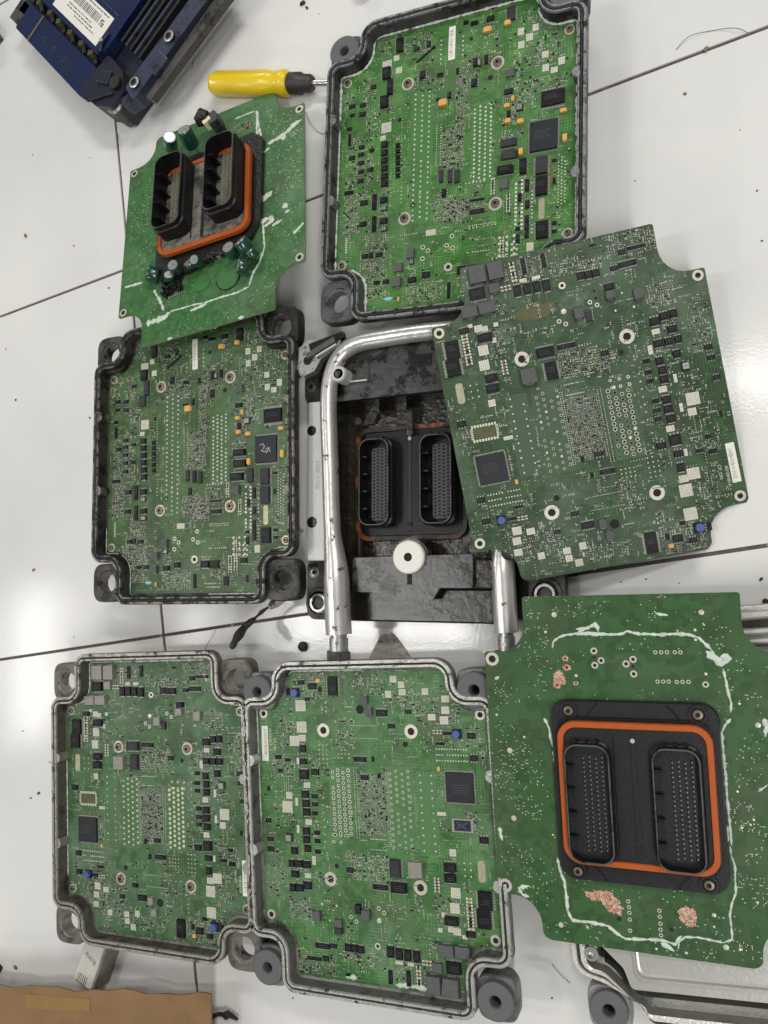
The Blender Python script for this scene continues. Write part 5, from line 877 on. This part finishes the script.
# ---------------------------------------------------------------- blue unit, upper left
N = empty('blue_control_unit', (-.5814, .4908, 0), rot=(0, 0, radians(-46.3))); tag(N, 'blue metal control unit with a white barcode label, cut by the top edge', 'control unit')
m = MB(); m.box(-105, 95, 0, 226, 172, 28, 'navyd'); m.build('base_housing', N, bevel=2)
m = MB(); m.prism(fillet([(-200, -6), (-48, -8), (-46, 26), (-200, 26)], [3] * 4, 4), 20, 31, 'blue'); m.box(-170, 10, 31, 3, 33, .8, 'olive'); m.box(-210, 10, 18, 26, 26, 10, 'dgrey')
for x in (-148, -126, -104): m.annulus(x, 8, 31, 2, 3.2, 'navy', 14, .4)
m.build('blue_flange', N, bevel=1)
m = MB()
for i in range(13): m.box(-196 + i * 11.5, 31 + (i % 2) * 3, 30, 7, 5, 4 + (i % 3), 'olive' if i % 2 else 'groove', rot=.6 if i % 2 else -.5)
m.build('toothed_strip', N)
m = MB(); m.prism(fillet([(-230, 38), (-50, 38), (-42, 46), (-42, 185), (-230, 185)], [3] * 5, 4), 30, 43, 'blue'); m.box(-140, 82, 43, 170, 1.5, 1, 'navy'); m.build('blue_lid', N, bevel=1.5)
m = MB(); m.box(-104, 60, 43, 92, 34, .4, 'label')
rb = random.Random(2)
x = -136
while x < -76: t = rb.uniform(.5, 1.6); m.box(x, 66, 43.4, t, 9, .06, 'ink'); x += t + rb.uniform(.6, 1.5)
for yy, x0, x1 in ((74, -120, -66), (57.5, -128, -84), (54, -128, -76), (50.5, -110, -70)):
    x = x0
    while x < x1: t = rb.uniform(1.2, 3.5); m.box(x, yy, 43.4, t, 1.3, .06, 'ink'); x += t + rb.uniform(.6, 1.6)
for i in range(5):
    for j in range(5):
        if rb.random() < .6: m.box(-144 + i * 1.6, 62 + j * 1.6, 43.4, 1.5, 1.5, .06, 'ink')
        if rb.random() < .6: m.box(-72 + i * 1.4, 62 + j * 1.4, 43.4, 1.3, 1.3, .06, 'ink')
m.build('barcode_label', N)
m = MB()
for i in range(5): m.box(-34 + i * 7.0, 125, 30, 3.2, 120, 11 - i * 1.2, 'navy' if i % 2 else 'groove')
m.build('ribbed_cover', N, bevel=.6)
m = MB(); m.prism(fillet([(10, 34), (30, 30), (34, 185), (14, 185)], [4] * 4, 4), 24, 42, 'navy'); m.prism(fillet([(36, 40), (44, 44), (47, 185), (34, 185)], [2] * 4, 4), 28, 37, 'dgrey')
m.box(28, 74, 30, 16, 22, 13, 'navy')
m.build('side_arm', N, bevel=1.5)
for x, y in ((20, 44), (22, 101)):
    m = MB(); m.lathe(x, y, [(6, 36), (6, 45), (4.8, 45.6), (3.4, 45.6), (3.2, 44.5), (.01, 44)], 'bushs', 22, ks=['navy', 'bushs', 'bushs', 'hole', 'hole']); m.build('bolt', N)
m = MB(); m.prism(fillet([(-48, -4), (-14, -2), (4, 8), (8, 30), (-12, 44), (-42, 46)], [4] * 6, 4), 6, 38, 'navyd'); m.box(-26, 26, 38, 18, 14, 3, 'navyd', rot=.4); m.cyl(-6, 30, 36, 7, 7, 'groove', 18); m.box(-14, 8, 38, 34, 2.5, 3, 'groove', rot=.8); m.build('corner_bracket', N, bevel=1.5)
m = MB(); m.lathe(-2, 12, [(10, 4), (10, 30), (8.5, 32), (5.5, 32), (5, 28), (.01, 24)], 'dgrey', 24, ks=['dgrey', 'bushs', 'bushs', 'hole', 'hole']); m.build('corner_mount', N)
m = MB(); m.prism(fillet([(6, 18), (20, 18), (34, 46), (16, 42)], [6] * 4, 4), 22, 36, 'navy'); m.build('corner_casting', N, bevel=2)
m = MB(); m.tube([(-52, 62, 44), (-51, 50, 45), (-46, 42, 44)], 3, 'blue', 10); m.cyl(-51, 52, 46, 2.2, 2.4, 'ring', 12); m.build('snap_latch', N)

# ---------------------------------------------------------------- screwdriver
sd = empty('screwdriver', (-.4165, .4935, .0125), rot=(0, 0, radians(-14.3))); tag(sd, 'yellow handled screwdriver with black collar, its steel shaft tucked under the bright green unit', 'screwdriver')
m = MB(); N_ = 24; P = []; sec = []
for x, r in ((-47, 8.5), (-45.5, 11.5), (-42, 13.2), (8, 13.4), (22, 13.4), (24, 12.6), (30, 12.3), (36, 12.6), (38, 13.6), (43, 13.6), (45.5, 12.2), (47, 10.5)):
    for i in range(N_):
        t = 2 * pi * i / N_; fl = 1 - .07 * abs(cos(3 * t)) * (1 if x < 22 else .2); P.append((x, .92 * r * fl * cos(t), .92 * r * fl * sin(t)))
nR = len(P) // N_
m.add(P, [(j * N_ + i, (j + 1) * N_ + i, (j + 1) * N_ + (i + 1) % N_, j * N_ + (i + 1) % N_) for j in range(nR - 1) for i in range(N_)], 'yellow', True); m.add(P[:N_], [tuple(range(N_))], 'yellow'); m.add(P[-N_:], [tuple(range(N_))[::-1]], 'yellow'); m.build('handle', sd)
m = MB(); m.tube([(46, 0, 0), (48, 0, 0), (60, 0, 0), (61, 0, 0), (71, 0, 0), (73, 0, 0)], [8, 10, 10, 8.3, 8, 6.5], 'grip', 20); m.build('collar', sd)
m = MB(); m.tube([(72, 0, 0), (150, 0, 0)], 3.0, 'steel', 14); m.build('shaft', sd)

# ---------------------------------------------------------------- small things
m = MB()
nx, ny = 26, 10; P = []
def cpt(u, v):
    x = -740 + u * (309 + 4 * v); ytop = -417 + 47 * u + (1.5 * sin(u * 21) + 1.0 * sin(u * 47)); y = ytop - v * 190
    z = 30 + 2.0 * sin(u * 5 + v * 2) + 3 * sin(v * 7 + u * 2) * .5
    return x, y, z
for z_ in (0, 1):
    for j in range(ny + 1):
        for i in range(nx + 1): x, y, z = cpt(i / nx, j / ny); P.append((x, y, z + (1.8 if z_ else 0)))
n1 = (nx + 1) * (ny + 1)
F = []
for j in range(ny):
    for i in range(nx): a = j * (nx + 1) + i; F.append((a + n1, a + nx + 1 + n1, a + nx + 2 + n1, a + 1 + n1)); F.append((a, a + 1, a + nx + 2, a + nx + 1))
for i in range(nx): F.append((i, i + n1, i + 1 + n1, i + 1)); a = ny * (nx + 1) + i; F.append((a, a + 1, a + 1 + n1, a + n1))
for j in range(ny): a = j * (nx + 1); F.append((a, a + nx + 1, a + nx + 1 + n1, a + n1)); a += nx; F.append((a, a + n1, a + nx + 1 + n1, a + nx + 1))
m.add(P, F, 'card'); cb = m.build('cardboard_sheet'); tag(cb, 'brown cardboard flap filling the bottom left corner of the picture', 'cardboard')
m = MB(); q = [cpt(u, v) for u, v in ((.30, .04), (.56, .04), (.56, .10), (.30, .11))]; m.add([(x, y, z + 2.3) for x, y, z in q] + [(x, y, z + 1.2) for x, y, z in q], [(0, 1, 2, 3), (4, 5, 1, 0), (5, 6, 2, 1), (6, 7, 3, 2), (7, 4, 0, 3)], 'tape'); m.build('tape_strip', cb)
rel = empty('relay_case', (-.577, -.372, 0), rot=(0, 0, radians(-20))); tag(rel, 'small grey box with a worn white printed label, poking out from under the cardboard', 'relay')
m = MB(); m.box(0, 0, 0, 25, 50, 24, 'relay'); m.build('case', rel, bevel=1.2)
m = MB(); m.box(-1, 0, 24, 22, 46, .3, 'rlabel')
for i in range(6): m.box(-9 + i * 2.2, -19 , 24.3, rb.uniform(.6, 1.3), 9, .06, 'ink')
m.build('label', rel); text('R0078', 6.4, -1, 4, 24.36, rel, 'ink', -.28, sx=.9)
m = MB(); P = spline([(-401, -61, 52), (-401, -54, 45), (-401, -44, 32), (-393, -35, 26), (-384, -28, 26), (-376, -23, 24)], 5); m.tube(P, [1.6 + 2.4 * max(0, sin(i * .21)) + .5 * sin(i * 1.1) for i in range(len(P))], 'wire', 10)
cab = m.build('taped_cable'); tag(cab, 'short black taped cable between the dark unit and the unit below it, with crimped end', 'cable')
m = MB(); m.tube([(-379, -25, 24), (-373, -21, 24), (-363, -14, 22), (-350, -5, 20)], [3.2, 4.8, 4.8, 4.4], 'clear', 12); m.build('terminal_sleeve', cab)
m = MB(); m.tube([(-377, -24, 28), (-371, -19, 28.4), (-362, -13, 26.5)], 1.3, 'dgrey', 8); m.build('terminal_crimp', cab)
m = MB(); pts = [(-290, -69), (-284, -58), (-279, -50), (-275, -48), (-271, -50), (-269, -47), (-266, -49), (-259, -57), (-250, -68), (-262, -80), (-280, -80)]; m.prism(pts, .1, 1.4, 'paper'); o = m.build('cardboard_scrap'); tag(o, 'torn triangular scrap of grey cardboard below the pipe unit', 'paper scrap')
m = MB(); m.lathe(-357, -62, [(4.5, 0), (5, 2), (4, 4.5), (.01, 5.5)], 'groove', 9); o = m.build('grease_lump'); tag(o, 'black lump of grease beside the left pipe fitting', 'grease lump')
m = MB(); m.tube([(-450, -405, 5), (-440, -400, 5), (-428, -399, 4), (-420, -401, 4)], [2, 2, 2.4, 1.2], 'wire', 8); m.lathe(-432, -399.5, [(3.2, 2), (3.6, 6), (2.4, 7.5), (.01, 7.5)], 'wire', 9); o = m.build('probe_wire'); tag(o, 'short end of black wire sticking out right of the cardboard', 'cable')
m = MB(); m.box(-742, -413, 0, 40, 22, 14, 'groove', rot=-.5, top=.8); o = m.build('black_plug'); tag(o, 'black plug corner at the left edge above the cardboard', 'plug')
nt_ = MB(); nt_.lathe(-293, 566, [(10, 0), (11, 6), (9, 13), (4, 13), (4, 6), (.01, 6)], 'dgrey', 18); nt_.lathe(-271, 575, [(12, 0), (12, 12), (5, 12), (.01, 10)], 'dgrey', 18); nt_.box(-282, 571, 0, 26, 12, 9, 'dgrey', rot=.4); o = nt_.build('metal_linkage'); tag(o, 'grey metal linkage end cut by the top edge, above the top unit', 'metal part')
dk = MB(); dk.box(-812, 648, 0, 60, 30, 22, 'dgrey', rot=.6); o = dk.build('dark_metal_part'); tag(o, 'dark metal corner at the left edge beside the blue unit', 'metal part')
for x, y, s_, k in DATA['crumbs']:
    m = MB(); rc = random.Random(int(x * 7 + y)); blob(m, 0, 0, s_ * 1.25, s_ * .8, 0.05, k, rc, rc.uniform(0, 3), 9, s_ * .4)
    o = m.build('dirt_crumb', None, (x, y, 0)); tag(o, 'small crumb of dirt on the white tiles', 'dirt crumb', 'crumbs of dirt scattered on the tiles')
for P in DATA['hairs']:
    m = MB(); m.tube(spline([(x, y, .4 + 2 * (i % 2)) for i, (x, y) in enumerate(P)], 8), .22, 'wire', 5); o = m.build('loose_hair_wire'); tag(o, 'hair-thin loose wire lying on the white tiles', 'wire', 'hair-thin wires on the tiles')
